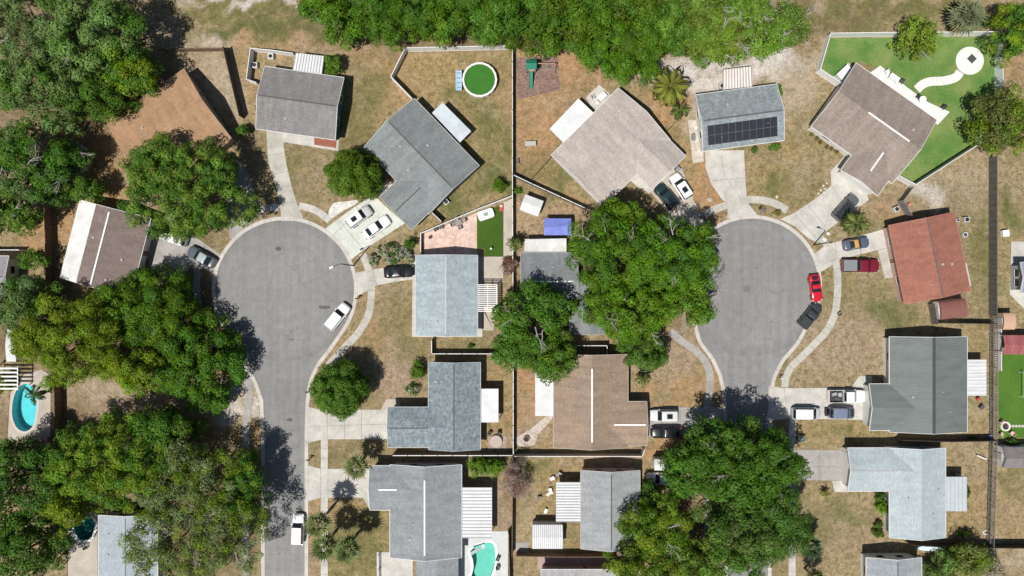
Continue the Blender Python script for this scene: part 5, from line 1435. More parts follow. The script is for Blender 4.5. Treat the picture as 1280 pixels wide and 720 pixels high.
def car(label, px, py, d, L=4.7, W=1.85, kind='sedan', paint=(.75, .75, .75), roof=None, sunroof=False, cat='car', name='parked_car', bed=None, rack=False, rails=False, rear_cargo=False, soft=None, hood=None, stripe=None, group='cars parked around the cul de sacs'):
    K = KINDS[kind]
    c = P(px, py, .9)
    ang = math.atan2(-d[1], d[0])
    z_ = .037
    root = thing(name, label, cat, (c.x, c.y, z_), ang, group)
    mp = m_paint('paint_%d_%d_%d' % tuple(int(999 * x) for x in paint), paint)
    mr = m_paint('paint_%d_%d_%d' % tuple(int(999 * x) for x in (roof or paint)), roof or paint)
    hw = W / 2
    b = loft_body([(x * L, w, z) for x, w, z in K['st']], hw, .24)
    b.build('body', mp, root, smooth=42)
    zb, zr = K['zb'], K['zr']
    b0, b1 = K['cab'][0] * L, K['cab'][1] * L; r0, r1 = K['roof'][0] * L, K['roof'][1] * L
    wb, wr = hw * .93, hw * K['wr']
    B = [Vector((b1, wb * .9, zb)), Vector((b1, -wb * .9, zb)), Vector((b0, -wb * .92, zb)), Vector((b0, wb * .92, zb))]
    T = [Vector((r1, wr * .94, zr - .05)), Vector((r1, -wr * .94, zr - .05)), Vector((r0, -wr * .94, zr - .04)), Vector((r0, wr * .94, zr - .04))]
    cm = MB()
    Bl = [v - Vector((0, 0, .12)) for v in B]
    cm.add([tuple(v) for v in Bl + T], [[0, 1, 2, 3], [4, 7, 6, 5], [0, 4, 5, 1], [1, 5, 6, 2], [2, 6, 7, 3], [3, 7, 4, 0]])
    cm.build('cabin', m_paint('soft_%d_%d_%d' % tuple(int(999 * x) for x in soft), soft, .7) if soft else mp, root)
    # roof skin with rounded corners and a slight crown
    rm = MB()
    rim = []
    for (sx, sy, xx) in ((1, 1, r1), (-1, 1, r0), (-1, -1, r0), (1, -1, r1)):
        cr = .16
        cx_, cy_ = xx - sx * cr + sx * .03, sy * (wr - cr)
        a0 = {(1, 1): 0, (-1, 1): 90, (-1, -1): 180, (1, -1): 270}[(sx, sy)]
        for k in range(5):
            a = math.radians(a0 + 90 * k / 4); rim.append((cx_ + cr * math.cos(a), cy_ + cr * math.sin(a)))
    n = len(rim); mx = (r0 + r1) / 2
    v = [(x, y, zr - .07) for x, y in rim] + [(x, y, zr - .03) for x, y in rim] + [(mx + (x - mx) * .82, y * .8, zr + .01) for x, y in rim] + [(mx, 0, zr + .025)]
    f = []
    for i in range(n):
        j = (i + 1) % n
        f += [[i, j, n + j, n + i], [n + i, n + j, 2 * n + j, 2 * n + i], [2 * n + i, 2 * n + j, 3 * n]]
    rm.add(v, f)
    ms = m_paint('soft_%d_%d_%d' % tuple(int(999 * x) for x in soft), soft, .7) if soft else mr
    rf = rm.build('roof', ms, root, smooth=40)
    if sunroof:
        MB().box(mx - .45, mx + (r1 - r0) * .18, -wr * .52, wr * .52, zr - .005, zr + .032).build('sunroof', m_glass(), rf)
    if rails:
        for s in (-1, 1):
            MB().box(r0 + .15, r1 - .2, s * wr * .86 - .025, s * wr * .86 + .025, zr - .01, zr + .07).build('roof_rail', m_plain('black_trim', (.03, .03, .03), .6), rf)
    def pane(nm, q, inset=(.06, .08)):
        a, bb, cc, dd = q
        nn = (bb - a).cross(dd - a).normalized()
        ctr = (a + bb + cc + dd) / 4
        if nn.dot(ctr - Vector((mx, 0, (zb + zr) / 2 - .2))) < 0: nn = -nn
        def bil(u, w_): return a.lerp(bb, u).lerp(dd.lerp(cc, u), w_)
        u0, w0 = inset
        p = [bil(u0, w0), bil(1 - u0, w0), bil(1 - u0, 1 - w0 * .5), bil(u0, 1 - w0 * .5)]
        vs = [tuple(x + nn * .016) for x in p] + [tuple(x - nn * .01) for x in p]
        MB().add(vs, [[0, 1, 2, 3], [7, 6, 5, 4], [0, 4, 5, 1], [1, 5, 6, 2], [2, 6, 7, 3], [3, 7, 4, 0]]).build(nm, m_glass(), root)
    pane('windshield', [B[0], B[1], T[1], T[0]], (.03, .04))
    pane('rear_window', [B[2], B[3], T[3], T[2]], (.07, .12))
    for s, q in ((1, [B[3], B[0], T[0], T[3]]), (-1, [B[1], B[2], T[2], T[1]])):
        a, bb, cc, dd = q
        ab, tc = a.lerp(bb, .5), dd.lerp(cc, .5)
        pane('side_window', [a, ab, tc, dd], (.05, .1)); pane('side_window', [ab, bb, cc, tc], (.05, .1))
    if kind == 'pickup':
        e0, e1 = -.5 * L, -.105 * L
        mb_ = MB().box(e0 + .05, e1, -hw * .9, hw * .9, .40, .62)
        mb_.build('bed_floor', m_plain('bed_liner', (.05, .05, .055), .8), root)
        for s in (-1, 1):
            MB().box(e0, e1, s * hw * .985 - (.06 if s > 0 else 0), s * hw * .985 + (.06 if s < 0 else 0), .40, 1.05).build('bed_side', mp, root, bevel=.02)
        MB().box(e0 - .04, e0 + .035, -hw * .92, hw * .92, .42, 1.04).build('tailgate', mp, root, bevel=.02)
        if bed:
            MB().box(e0 + .08, e1 - .1, -hw * .86, hw * .86, 1.03, 1.08).build('bed_cover', m_plain('cover_%d' % int(bed[0] * 999), bed, .6), root, bevel=.015)
    if rear_cargo:
        MB().box(-.5 * L - .55, -.5 * L - .08, -.6, .6, .45, .52).build('hitch_rack', m_plain('black_trim', (.03, .03, .03), .6), root)
        MB().box(-.5 * L - .34, -.5 * L - .04, -.34, .34, .62, 1.28).build('spare_wheel', m_tyre(), root, bevel=.12)
    if hood:
        MB().box(.24 * L, .42 * L, -hw * .62, hw * .62, K['st'][-6][2] - .06, K['st'][-6][2] + .045).build('hood_panel', m_paint('hood_%d' % int(hood[0] * 999), hood, .5), root)
    if stripe:
        MB().box(-.44 * L, -.30 * L, -hw * .5, hw * .5, .86, .925).build('engine_cover', m_paint('stripe_%d' % int(stripe[0] * 999), stripe, .4), root)
    rw = .37 if kind in ('suv', 'pickup') else .33
    if rw not in _wheel:
        tb = MB().tube([(0, -.11, 0), (0, .11, 0)], [rw, rw], 18); ob = tb.build('wheel', m_tyre(), smooth=40)
        rb = MB().tube([(0, -.118, 0), (0, .118, 0)], [rw * .62] * 2, 14).build('rim', m_rim(), smooth=40)
        _wheel[rw] = (ob.data, rb.data); bpy.data.objects.remove(ob); bpy.data.objects.remove(rb)
    for sx in (-.31, .32):
        for sy in (-1, 1):
            o = bpy.data.objects.new('wheel', _wheel[rw][0]); COL.objects.link(o); o.parent = root; o.location = (sx * L, sy * (hw - .1), rw)
            r = bpy.data.objects.new('rim', _wheel[rw][1]); COL.objects.link(r); r.parent = o
    fz = K['st'][-4][2] - .12
    for sy in (-1, 1):
        MB().box(.44 * L, .474 * L, sy * hw * .70 - .15, sy * hw * .70 + .15, fz - .08, fz + .05).build('headlight', m_paint('lamp_glass', (.65, .68, .7), .1), root, bevel=.02)
        MB().box(-.497 * L, -.465 * L, sy * hw * .70 - .12, sy * hw * .70 + .12, .68, .86).build('tail_light', m_paint('red_lamp', (.35, .01, .01), .2), root, bevel=.02)
        MB().box(b1 - .32, b1 - .18, sy * (hw + .06) - .07, sy * (hw + .06) + .07, zb - .02, zb + .1).build('mirror', mp, root, bevel=.03)
    return root
WH = (.80, .80, .80); BLK = (.012, .012, .014); SIL = (.42, .43, .44)
car('white SUV parked on the left cul de sac asphalt at its east kerb', 421.5, 396, (100, -124), 4.75, 1.85, 'suv', WH, cat='SUV')
car('silver SUV with white roof and sunroof on the pale green driveway', 448.5, 271, (130, -92), 4.35, 1.8, 'suv', (.50, .52, .53), (.78, .78, .78), True, cat='SUV')
car('plain white car parked beside the silver SUV on the pale green driveway', 470, 284, (130, -92), 4.7, 1.82, 'sedan', WH)
car('black sedan on the driveway below the silvery shrubs', 498.5, 339.5, (160, -10), 4.75, 1.85, 'sedan', BLK)
car('white SUV with sunroof parked on the straight left street', 372.3, 662, (3, -100), 4.75, 1.8, 'suv', WH, None, True, cat='SUV')
car('white SUV with dark sunroof parked beside the dark SUV under the giant oak', 851.5, 233, (-190, -290), 4.5, 1.85, 'suv', WH, None, True, cat='SUV')
car('dark teal SUV in the shade of the giant oak beside the white SUV', 833, 245.5, (-230, -285), 4.6, 1.85, 'suv', (.015, .035, .04), None, True, cat='SUV')
car('dark grey SUV with black roof in front of the brown taupe house garage', 1058, 259, (100, -110), 4.75, 1.9, 'suv', (.10, .115, .125), (.03, .035, .04), cat='SUV', rails=True)
car('small blue grey car with an orange tan top beside the bushy palm', 1071.5, 304.5, (340, -62), 4.1, 1.75, 'sport', (.09, .11, .15), soft=(.50, .27, .08))
car('dark red pickup truck with a grey covered bed parked on dry grass', 1076.5, 332, (100, 1), 5.75, 2.0, 'pickup', (.17, .012, .028), bed=(.20, .22, .23), cat='pickup truck', name='pickup_truck')
car('bright red sports car with black rear deck at the right cul de sac kerb', 1020.6, 360, (14, 100), 4.25, 1.75, 'sport', (.55, .012, .03), stripe=(.012, .012, .014))
car('dark grey pickup truck at the kerb below the red sports car', 1013.5, 394.5, (95, -115), 4.3, 1.8, 'pickup', (.04, .047, .052), bed=(.035, .042, .045), cat='pickup truck', name='pickup_truck')
car('silver white SUV with sunroof parked north of the black car', 830, 519.5, (-100, 0), 4.45, 1.85, 'suv', (.62, .63, .64), None, True, cat='SUV')
car('glossy black car parked south of the silver white SUV', 832.5, 540.5, (-100, 1), 4.65, 1.85, 'sedan', BLK)
car('white pickup truck with a loaded open bed by the green grey metal roof', 1059, 495.5, (100, 0), 5.7, 2.0, 'pickup', WH, cat='pickup truck', name='pickup_truck')
car('silver minivan with white roof on the driveway of the metal roofed house', 1008.5, 517, (100, 1), 4.5, 1.85, 'van', (.45, .48, .49), (.72, .73, .73), cat='minivan')
car('dusty blue jeep like SUV with black hood and a rear rack', 1053, 516, (100, 1), 4.0, 1.85, 'suv', (.10, .12, .17), (.17, .20, .28), cat='SUV', rear_cargo=True, hood=(.015, .015, .018))
car('dark grey car with painted roof reflection under the oaks at the left cul de sac', 251, 321, (-100, -58), 4.7, 1.85, 'sedan', (.09, .11, .125), (.34, .39, .42))  # pale roof colour stands in for the bright reflection on dark paint
car('silver white car behind the dark grey car by the brown and white roof', 216, 297, (-190, -62), 4.4, 1.8, 'suv', (.55, .56, .57), WH, cat='SUV')
car('white car half hidden by the dark oak below the white topped shed', 826, 599, (-100, -4), 4.3, 1.8, 'sedan', WH)
# load in the white pickup
for i, (x, y, w, d, hh, a, c, lb) in enumerate([(1042, 492.5, .7, .5, .35, .3, (.30, .31, .32), 'grey crate in the open bed of the white pickup'), (1045.5, 498, .8, .45, .3, -.4, (.08, .085, .09), 'black tool box in the open bed of the white pickup'), (1048.5, 493, .5, .6, .45, .1, (.42, .42, .41), 'pale box nearest the cab in the white pickup bed')]):
    o = MB().box(-w / 2, w / 2, -d / 2, d / 2, 0, hh).build('cargo_box', m_plain('cargo_%d' % i, c, .7), bevel=.03)
    v = P(x, y, .66); o.location = (v.x, v.y, .662); o.rotation_euler = (0, 0, a); tag(o, lb, 'box')

# ------------------------------------------------------------------ fences
V_WHITE = m_plain('vinyl_white', (.74, .74, .735), .45); W_GREY = m_wood('weathered_wood', (.17, .145, .125)); W_BROWN = m_wood('brown_wood', (.20, .14, .10)); W_TAN = m_wood('tan_wood', (.46, .32, .20)); M_DARK = m_plain('dark_metal', (.03, .03, .032), .5)
def fence(label, pts, h=1.8, mat=None, style='solid', step=2.4, th=.06, cat='fence', cap=None):
    line = [P2(p) for p in pts]
    o = thing('fence', label, cat, (line[0][0], line[0][1], 0))
    x0, y0 = line[0]
    posts = []
    for i in range(len(line) - 1):
        a = Vector(line[i]); b = Vector(line[i + 1]); n = max(1, round((b - a).length / step))
        ang = math.atan2(b.y - a.y, b.x - a.x)
        for k in range(n):
            p = a.lerp(b, k / n); q = a.lerp(b, (k + 1) / n); Lp = (q - p).length
            m = MB()
            if style == 'solid':
                m.box(.05, Lp - .05, -th / 2, th / 2, .05, h - .08); m.box(.05, Lp - .05, -th / 2 - .02, th / 2 + .02, h - .078, h, 1); m.box(.05, Lp - .05, -th / 2 - .015, th / 2 + .015, .12, .24)
            else:
                for zz in (.25, .95, h - .12):
                    m.box(.05, Lp - .05, -.03, .03, zz, zz + .1)
                kk = int(Lp / .3)
                for j in range(kk):
                    xx = .1 + (Lp - .2) * (j + .5) / kk
                    m.box(xx - .06, xx + .06, .031, .05, .1, h)
            pn = m.build('panel', [mat, cap or mat], o); pn.location = (p.x - x0, p.y - y0, 0); pn.rotation_euler = (0, 0, ang)
            posts.append((p, ang))
        if i == len(line) - 2: posts.append((b, ang))
    pm = MB().box(-.06, .06, -.06, .06, 0, h + .06).build('post', mat)
    for p, ang in posts:
        po = bpy.data.objects.new('post', pm.data); COL.objects.link(po); po.parent = o; po.location = (p.x - x0, p.y - y0, 0); po.rotation_euler = (0, 0, ang)
    bpy.data.objects.remove(pm)
    return o
fence('white topped fence crossing between the speckled slate and dark grey houses', [(493, 566), (641, 566)], 1.8, W_GREY, cap=V_WHITE)
fence('white topped fence along the south side of the tan brown house', [(643, 567), (800, 567), (803, 559)], 1.8, m_plain('taupe_vinyl', (.42, .38, .36), .6), cap=V_WHITE)
fence('very long dark fence dividing the back yards from the upper woods to the bottom', [(640.5, 62), (640.5, 220), (641.5, 440), (641.5, 565)], 1.75, W_BROWN, cap=V_WHITE)
fence('dark fence continuing south between the ribbed patio cover and ribbed shed yards', [(641, 569), (640, 690)], 1.75, W_BROWN)
fence('slanting white topped fence from the long dark fence to the giant oak', [(642, 221), (665, 232), (700, 248), (748, 270)], 1.75, W_GREY, cap=V_WHITE)
fence('white vinyl fence round the yard of the green above ground pool', [(509, 65), (575, 63.5), (637, 62.5)], 1.9, V_WHITE)
fence('white vinyl fence side of the pool yard meeting the slate grey house', [(508, 66), (491, 100), (517, 127)], 1.8, V_WHITE, th=.08)
fence('short white topped fence south of the pale slate house', [(541, 424), (541, 441), (634, 441)], 1.7, W_GREY, cap=V_WHITE)
fence('low white fence along the slanted edge of the pink paver patio', [(527, 320), (527, 292.5), (596, 263), (640, 246)], 1.3, V_WHITE)
fence('short fence between the slate grey house wing and the paver patio', [(538, 264), (553, 278)], 1.7, W_GREY, cap=V_WHITE)
fence('white vinyl fence on the north side of the green lawn', [(1032, 47), (1110, 46), (1190, 45.5), (1246, 45)], 1.9, V_WHITE)
fence('white vinyl fence stepping round the west end of the green lawn', [(1031, 49), (1019, 91), (1049, 111)], 1.9, V_WHITE)
fence('white vinyl fence on the east side of the green lawn', [(1243, 46), (1243, 118)], 1.9, m_plain('vinyl_bluish', (.66, .71, .71), .5))
fence('white vinyl fence on the diagonal south east side of the green lawn', [(1222, 178), (1180, 205), (1138, 232)], 1.8, m_plain('vinyl_grey', (.55, .57, .57), .5), cap=V_WHITE)
fence('short white gate fence between the green lawn corner and brown taupe house', [(1117, 222), (1137, 233)], 1.8, V_WHITE)
fence('tall weathered dark wooden fence running south from the feathery olive tree', [(1236, 198), (1236, 300), (1236, 394)], 1.85, m_wood('grey_brown_wood', (.15, .135, .125)))
fence('grey wooden rail fence with evenly spaced posts beside the right hand turf', [(1236.5, 397), (1236, 540), (1232, 684)], 1.9, m_wood('grey_rail_wood', (.22, .205, .195)), 'rail')
fence('dark board fence between the metal roofed and the pale grey houses', [(1119, 547), (1180, 549), (1236, 548)], 1.9, m_wood('black_brown_wood', (.06, .05, .045)))
fence('dark board fence behind the pale blue boat', [(1132, 676), (1180, 679), (1330, 680)], 1.9, m_wood('black_brown_wood', (.06, .05, .045)))
fence('dark board fence south of the rust brown metal shed', [(1166, 403), (1236, 404)], 1.7, m_wood('black_brown_wood', (.06, .05, .045)))
fence('short grey board fence between the terracotta and metal roofed houses', [(1160, 380), (1164, 404)], 1.7, W_GREY)
fence('weathered wooden fence along the west side of the left hand lots', [(66, 250), (68, 350), (77, 430), (79, 540)], 2.0, W_BROWN)
fence('white vinyl fence round the small side yard of the teal walled house', [(370, 71), (342, 67), (318, 65), (313, 103), (325, 107)], 1.7, V_WHITE)
fence('thin fence along the sandy strip above the orange brown house', [(205, 65), (285, 64)], 1.4, W_BROWN)
fence('dark wooden fence slanting beside the east wall of the orange brown house', [(285, 64), (305, 148)], 2.0, m_wood('dark_weathered_wood', (.105, .09, .08)))
fence('tan wooden fence beside the kidney pool deck', [(635.5, 662), (637, 740)], 1.9, W_TAN)
fence('brown fence south of the ribbed white shed', [(646, 690), (700, 691), (770, 691)], 1.7, W_BROWN)
fence('short white fence at the south edge of the charcoal roof', [(715, 431), (757, 431), (757, 445)], 1.7, W_GREY, cap=V_WHITE)
fence('white fence at the left frame edge beside the grey roof', [(-30, 313), (32, 313)], 1.5, V_WHITE)
fence('low white railing beside the entry of the dark grey house', [(474, 692), (474, 730)], 1.0, V_WHITE, 'rail')
fence('grey fence from the north west corner of terracotta roof to the lawn fence', [(1134, 236), (1122, 252), (1132, 270)], 1.7, m_wood('grey_rail_wood', (.22, .205, .195)))
fence('white fence strip north of the right hand turf', [(1244, 402), (1244, 462)], 1.4, V_WHITE)

fence('thin dark wire fence from the taupe house corner to the slanting fence', [(662, 228), (689, 197)], 1.1, M_DARK, th=.015)
fence('thin dark wire fence from the taupe house to the pale gravel', [(832, 166), (850, 147)], 1.1, M_DARK, th=.015)
# ------------------------------------------------------------------ pools above ground, play, lamps, small things
def round_pool(label, px, py, r, rim, water, n=16, hgt=1.25):
    c = P(px, py, hgt)
    o = thing('above_ground_pool', label, 'pool', (c.x, c.y, 0))
    w = MB(); w.lathe([(r, 0), (r, hgt), (r - .05, hgt), (r - .05, .05)], n)
    w.build('wall', m_plain('pool_wall', (.55, .6, .64), .5), o)
    t = MB()
    t.lathe([(r - .14, hgt + .002), (r + .15, hgt + .002), (r + .15, hgt + .05), (r - .14, hgt + .05), (r - .14, hgt + .002)], n)
    t.build('rim', m_plain('rim_%d' % int(rim[0] * 999), rim, .45), o)
    MB().lathe([(.001, hgt - .2), (r - .051, hgt - .2)], n).build('water', water, o)
    for k in range(n):
        a = 2 * PI * k / n
        MB().box(-.05, .05, -.05, .05, 0, hgt, 0, a, ((r + .06) * math.cos(a), (r + .06) * math.sin(a))).build('support', m_plain('pool_wall', (.55, .6, .64), .5), o)
    return o
round_pool('round above ground pool of bright green water with a white rim', 599.5, 99.5, 2.55, (.78, .76, .72), m_pond('algae_water', (.04, .15, .02), (.055, .18, .03)), 18)
round_pool('blue rimmed round pool mostly hidden by the small oak with bare boughs', 90, 198, 2.3, (.16, .27, .34), m_pond('blue_pool_water', (.10, .24, .32), (.14, .30, .38)))
o = thing('pool_ladder_deck', 'pale blue ladder deck leaning on the green round pool', 'ladder', (*P2((574, 102)), 0))
mb_ = m_plain('pale_blue_plastic', (.32, .52, .68), .5)
MB().box(-.45, .45, -1.6, 1.5, .78, .88).build('platform', mb_, o, bevel=.02)
for x in (-.4, .4):
    MB().box(x - .04, x + .04, -1.55, 1.45, .88, 1.0).build('side_rail', m_plain('ladder_white', (.72, .74, .75), .5), o)
    for y in (-1.4, 0, 1.3): MB().box(x - .04, x + .04, y - .04, y + .04, 0, .78).build('leg', mb_, o)
for k in range(4): MB().box(-.4, .4, -1.3 + k * .75, -1.1 + k * .75, .881, .91).build('step', m_plain('step_blue', (.16, .32, .5), .5), o)
def chair(label, px, py, rot, c, z=0.05, group=None):
    o = thing('patio_chair', label, 'chair', (*P2((px, py)), z), rot, group)
    m = m_plain('chair_%d_%d' % (int(c[0] * 999), int(c[2] * 999)), c, .6)
    MB().box(-.28, .28, -.28, .28, .40, .46).build('seat', m, o, bevel=.02)
    MB().box(-.28, .28, .25, .31, .46, .95).build('backrest', m, o, bevel=.02)
    for x in (-.25, .25):
        for y in (-.25, .25): MB().box(x - .025, x + .025, y - .025, y + .025, 0, .40).build('leg', m, o)
        MB().box(x - .03, x + .03, -.25, .25, .60, .64).build('armrest', m, o)
    return o
def table(label, px, py, r, c, z=.05, round_=True, rot=0, name='patio_table', sx=None, sy=None, cat='table', h=.74):
    o = thing(name, label, cat, (*P2((px, py)), z), rot)
    m = m_plain('table_%d_%d' % (int(c[0] * 999), int(c[2] * 999)), c, .55)
    if round_:
        MB().lathe([(r, h - .05), (r, h)], 24).build('tabletop', m, o)
        MB().lathe([(.05, 0), (.05, h - .05)], 10).build('pedestal', m, o); MB().lathe([(r * .5, 0), (r * .5, .03), (.05, .08)], 16).build('base', m, o)
    else:
        MB().box(-sx / 2, sx / 2, -sy / 2, sy / 2, h - .05, h).build('tabletop', m, o, bevel=.02)
        for x in (-1, 1):
            for y in (-1, 1): MB().box(x * (sx / 2 - .06) - .03, x * (sx / 2 - .06) + .03, y * (sy / 2 - .06) - .03, y * (sy / 2 - .06) + .03, 0, h - .05).build('leg', m, o)
    return o
GRY = (.26, .24, .23)
table('grey low table on the pink pavers by the slanted white fence', 573, 279, .5, GRY, round_=False, sx=1.1, sy=.8, rot=.4, h=.45)
for x, y, r, lb in [(566, 281, 1.8, 'west'), (575, 284.5, 3.4, 'south'), (580, 276, -1.2, 'east'), (571, 274.5, .3, 'north')]:
    chair(f'grey patio chair on the pink pavers, {lb} of the low table', x, y, r, GRY, .05, 'chairs on the pink paver patio')
chair('dark patio chair under the fence end of the pink pavers', 545, 287, .5, (.06, .065, .07)); chair('dark patio chair at the white fence corner of the pink pavers', 552, 284, .2, (.09, .09, .1))
o = thing('planter_pot', 'small dark round pot on the pink pavers near the fence', 'pot', (*P2((538, 297)), .045))
MB().lathe([(.16, 0), (.24, .4), (.20, .4), (.18, .3), (.001, .3)], 16).build('pot', m_plain('pot_dark', (.06, .05, .05), .7), o)
# white tub on turf
o = thing('outdoor_tub', 'white rounded rectangular tub with a green lid panel on the turf', 'tub', (*P2((607.5, 268.5)), .03), .33)
def rrect(w, h, r, n=6):
    out = []
    for sx, sy, a0 in ((1, 1, 0), (-1, 1, 90), (-1, -1, 180), (1, -1, 270)):
        for k in range(n + 1):
            a = math.radians(a0 + 90 * k / n); out.append((sx * (w / 2 - r) + r * math.cos(a), sy * (h / 2 - r) + r * math.sin(a)))
    return out
MB().prism(rrect(2.55, 1.5, .4), 0, .7).build('shell', m_plain('tub_white', (.80, .80, .80), .35), o, bevel=.06)
MB().prism(rrect(2.2, 1.15, .3), .701, .73).build('cover', m_plain('tub_cover', (.74, .75, .75), .5), o, bevel=.01)
MB().prism(rrect(.7, .55, .06), .731, .78).build('lid_panel', m_plain('green_panel', (.22, .34, .29), .5), o)
o = thing('toy_bench', 'small red and white bench in the turf corner', 'bench', (*P2((626.5, 260)), .03), 0)
MB().box(-.27, .27, -.55, .5, .3, .36).build('seat', m_plain('toy_red', (.5, .07, .06), .5), o); MB().box(-.2, .2, .1, .45, .362, .42).build('cushion', m_plain('toy_pink', (.7, .5, .46), .6), o)
for y in (-.45, .4): MB().box(-.25, .25, y - .04, y + .04, 0, .3).build('leg', m_plain('toy_red', (.5, .07, .06), .5), o)
o = thing('garden_gnome_light', 'small white lantern near the south end of the turf', 'lantern', (*P2((614, 311)), .03))
MB().lathe([(.16, 0), (.16, .05), (.06, .1), (.06, .45), (.2, .5), (.16, .75), (.001, .85)], 12).build('lantern', m_plain('lantern_white', (.78, .76, .66), .5), o)
# playset
v = P2((663.5, 87)); o = thing('playset', 'wooden playset with green tower roof and green slide on brown mulch', 'playset', (*v, 0))
gm = m_plain('play_green', (.025, .20, .14), .55); wm_ = m_wood('play_wood', (.45, .33, .22))
r = MB(); r.extrude_x(gable_sec(-.75, .75, 2.5, 3.1, .06), -.8, .8); r.build('roof', gm, o)
MB().box(-.65, .65, -.65, .65, 1.2, 1.28).build('deck', wm_, o)
for x in (-.62, .62):
    for y in (-.62, .62): MB().box(x - .05, x + .05, y - .05, y + .05, 0, 2.5).build('post', wm_, o)
s = MB(); s.add([(-.28, -.65, 1.25), (.28, -.65, 1.25), (.28, -1.6, .75), (-.28, -1.6, .75), (-.28, -2.5, .25), (.28, -2.5, .25), (.28, -3.0, .2), (-.28, -3.0, .2)], [[0, 1, 2, 3], [3, 2, 5, 4], [4, 5, 6, 7]])
for sx in (-.28, .28):
    s.add([(sx, -.65, 1.25), (sx, -1.6, .75), (sx, -2.5, .25), (sx, -3, .2), (sx, -.65, 1.5), (sx, -1.6, 1.0), (sx, -2.5, .5), (sx, -3, .4)], [[0, 1, 5, 4], [1, 2, 6, 5], [2, 3, 7, 6]])
s.build('slide', gm, o)
MB().box(.65, 3.6, .2, .32, 2.05, 2.18).build('swing_beam', wm_, o)
for y in (-.7, 1.1): MB().tube([(3.55, .26, 2.1), (3.75, y, 0)], [.05, .05], 6).build('leg', wm_, o)
for x in (1.4, 2.6):
    sw = MB().box(x - .22, x + .22, .16, .36, .45, .48).build('swing_seat', gm, o)
    for dx in (-.2, .2): MB().tube([(x + dx, .26, .48), (x + dx, .26, 2.06)], [.012, .012], 5).build('chain', M_DARK, sw)
# round tables and benches
table('grey slatted picnic table on soil west of the taupe house', 663, 180.5, 1, (.42, .40, .38), 0, False, .05, sx=1.7, sy=.75, name='picnic_table')
table('small dark stool by the long fence near the picnic table', 647, 202, .3, (.12, .12, .12), 0, False, 0, sx=.4, sy=.8, name='stool', cat='stool', h=.5)
# street lamps
def lamp(label, bx, by, ang, arm=1.6, h=8.2):
    o = thing('street_lamp', label, 'street lamp', (*P2((bx, by)), 0), ang)
    MB().tube([(0, 0, 0), (0, 0, h * .6), (0, 0, h)], [.11, .09, .07], 10).build('pole', M_DARK, o, smooth=50)
    MB().tube([(0, 0, h - .05), (arm * .6, 0, h + .18), (arm, 0, h + .2)], [.045, .04, .035], 6).build('arm', M_DARK, o)
    MB().prism(rrect(.6, .26, .1), 0, .12).build('lamp_head', m_plain('lamp_white', (.80, .80, .78), .4), o).location = (arm + .3, 0, h + .13)
lamp('street lamp with white head over the left cul de sac asphalt', 442, 332, PI * 1.13, 1.1)
lamp('street lamp on the kerb strip of the right cul de sac by the walkway', 1017, 306, PI * .9, .9, 6.0)
def mailbox(label, px, py, rot, c):
    o = thing('mailbox', label, 'mailbox', (*P2((px, py)), .02), rot)
    MB().box(-.05, .05, -.05, .05, 0, 1.05).build('post', m_plain('mail_post', (.25, .22, .2), .8), o)
    m = MB(); sec = [(-.1, 1.05), (.1, 1.05), (.1, 1.17)] + [(.1 * math.cos(t), 1.17 + .1 * math.sin(t)) for t in np.linspace(.3, PI - .3, 5)] + [(-.1, 1.17)]
    m.extrude_x(sec, -.25, .25); m.build('box', m_plain('mail_%d' % int(c[0] * 999), c, .5), o)
    return o
mailbox('black mailbox at the left cul de sac kerb across from the white SUV', 448, 373, 0, (.03, .03, .03)); mailbox('black mailbox beside the street above the fan palm driveway', 388, 573, 0, (.031, .03, .03))
mailbox('dark mailbox at the kerb under the round street tree', 386, 489, 0, (.06, .06, .06)); mailbox('white mailbox on the kerb strip below the right sidewalk bend', 974, 472, .2, (.7, .7, .7))
mailbox('dark mailbox between the curved sidewalk and kerb by the dark grey pickup', 1046, 393, .4, (.05, .05, .05)); mailbox('dark mailbox on the strip by the sparse yellow shrub', 948, 262, .6, (.09, .085, .08))
def rock(label, px, py, r, c, z=0, name='stone', group=None):
    g = np.random.default_rng(int(px * 13 + py)); bm = bmesh.new(); bmesh.ops.create_icosphere(bm, subdivisions=2, radius=r)
    for v in bm.verts: v.co *= g.uniform(.8, 1.15); v.co.z *= .55
    me = bpy.data.meshes.new(name); bm.to_mesh(me); bm.free(); me.materials.append(m_stone('rock_%d' % int(c[0] * 100), c, sc(c, 1.2), 5))
    o = bpy.data.objects.new(name, me); COL.objects.link(o); v = P(px, py, z); o.location = (v.x, v.y, z + r * .25); tag(o, label, 'stone', group); return o
for x, y in [(1033, 229), (1029, 232), (1031, 236), (1026, 238), (1023, 242), (1030, 240)]:
    rock('pale edging stone beside the walk of the brown taupe house', x, y, .2, (.5, .46, .36), group='edging stones beside the walk of the brown taupe house')
rock('flat pale boulder on the soil by the driveway of the solar roofed house', 887, 250, .45, (.42, .36, .29)); rock('pale boulder beside the kerb bed of the right cul de sac', 971, 246, .25, (.5, .45, .36)); rock('white stone by the sidewalk above the orange topped car', 1035, 292, .3, (.66, .64, .6))
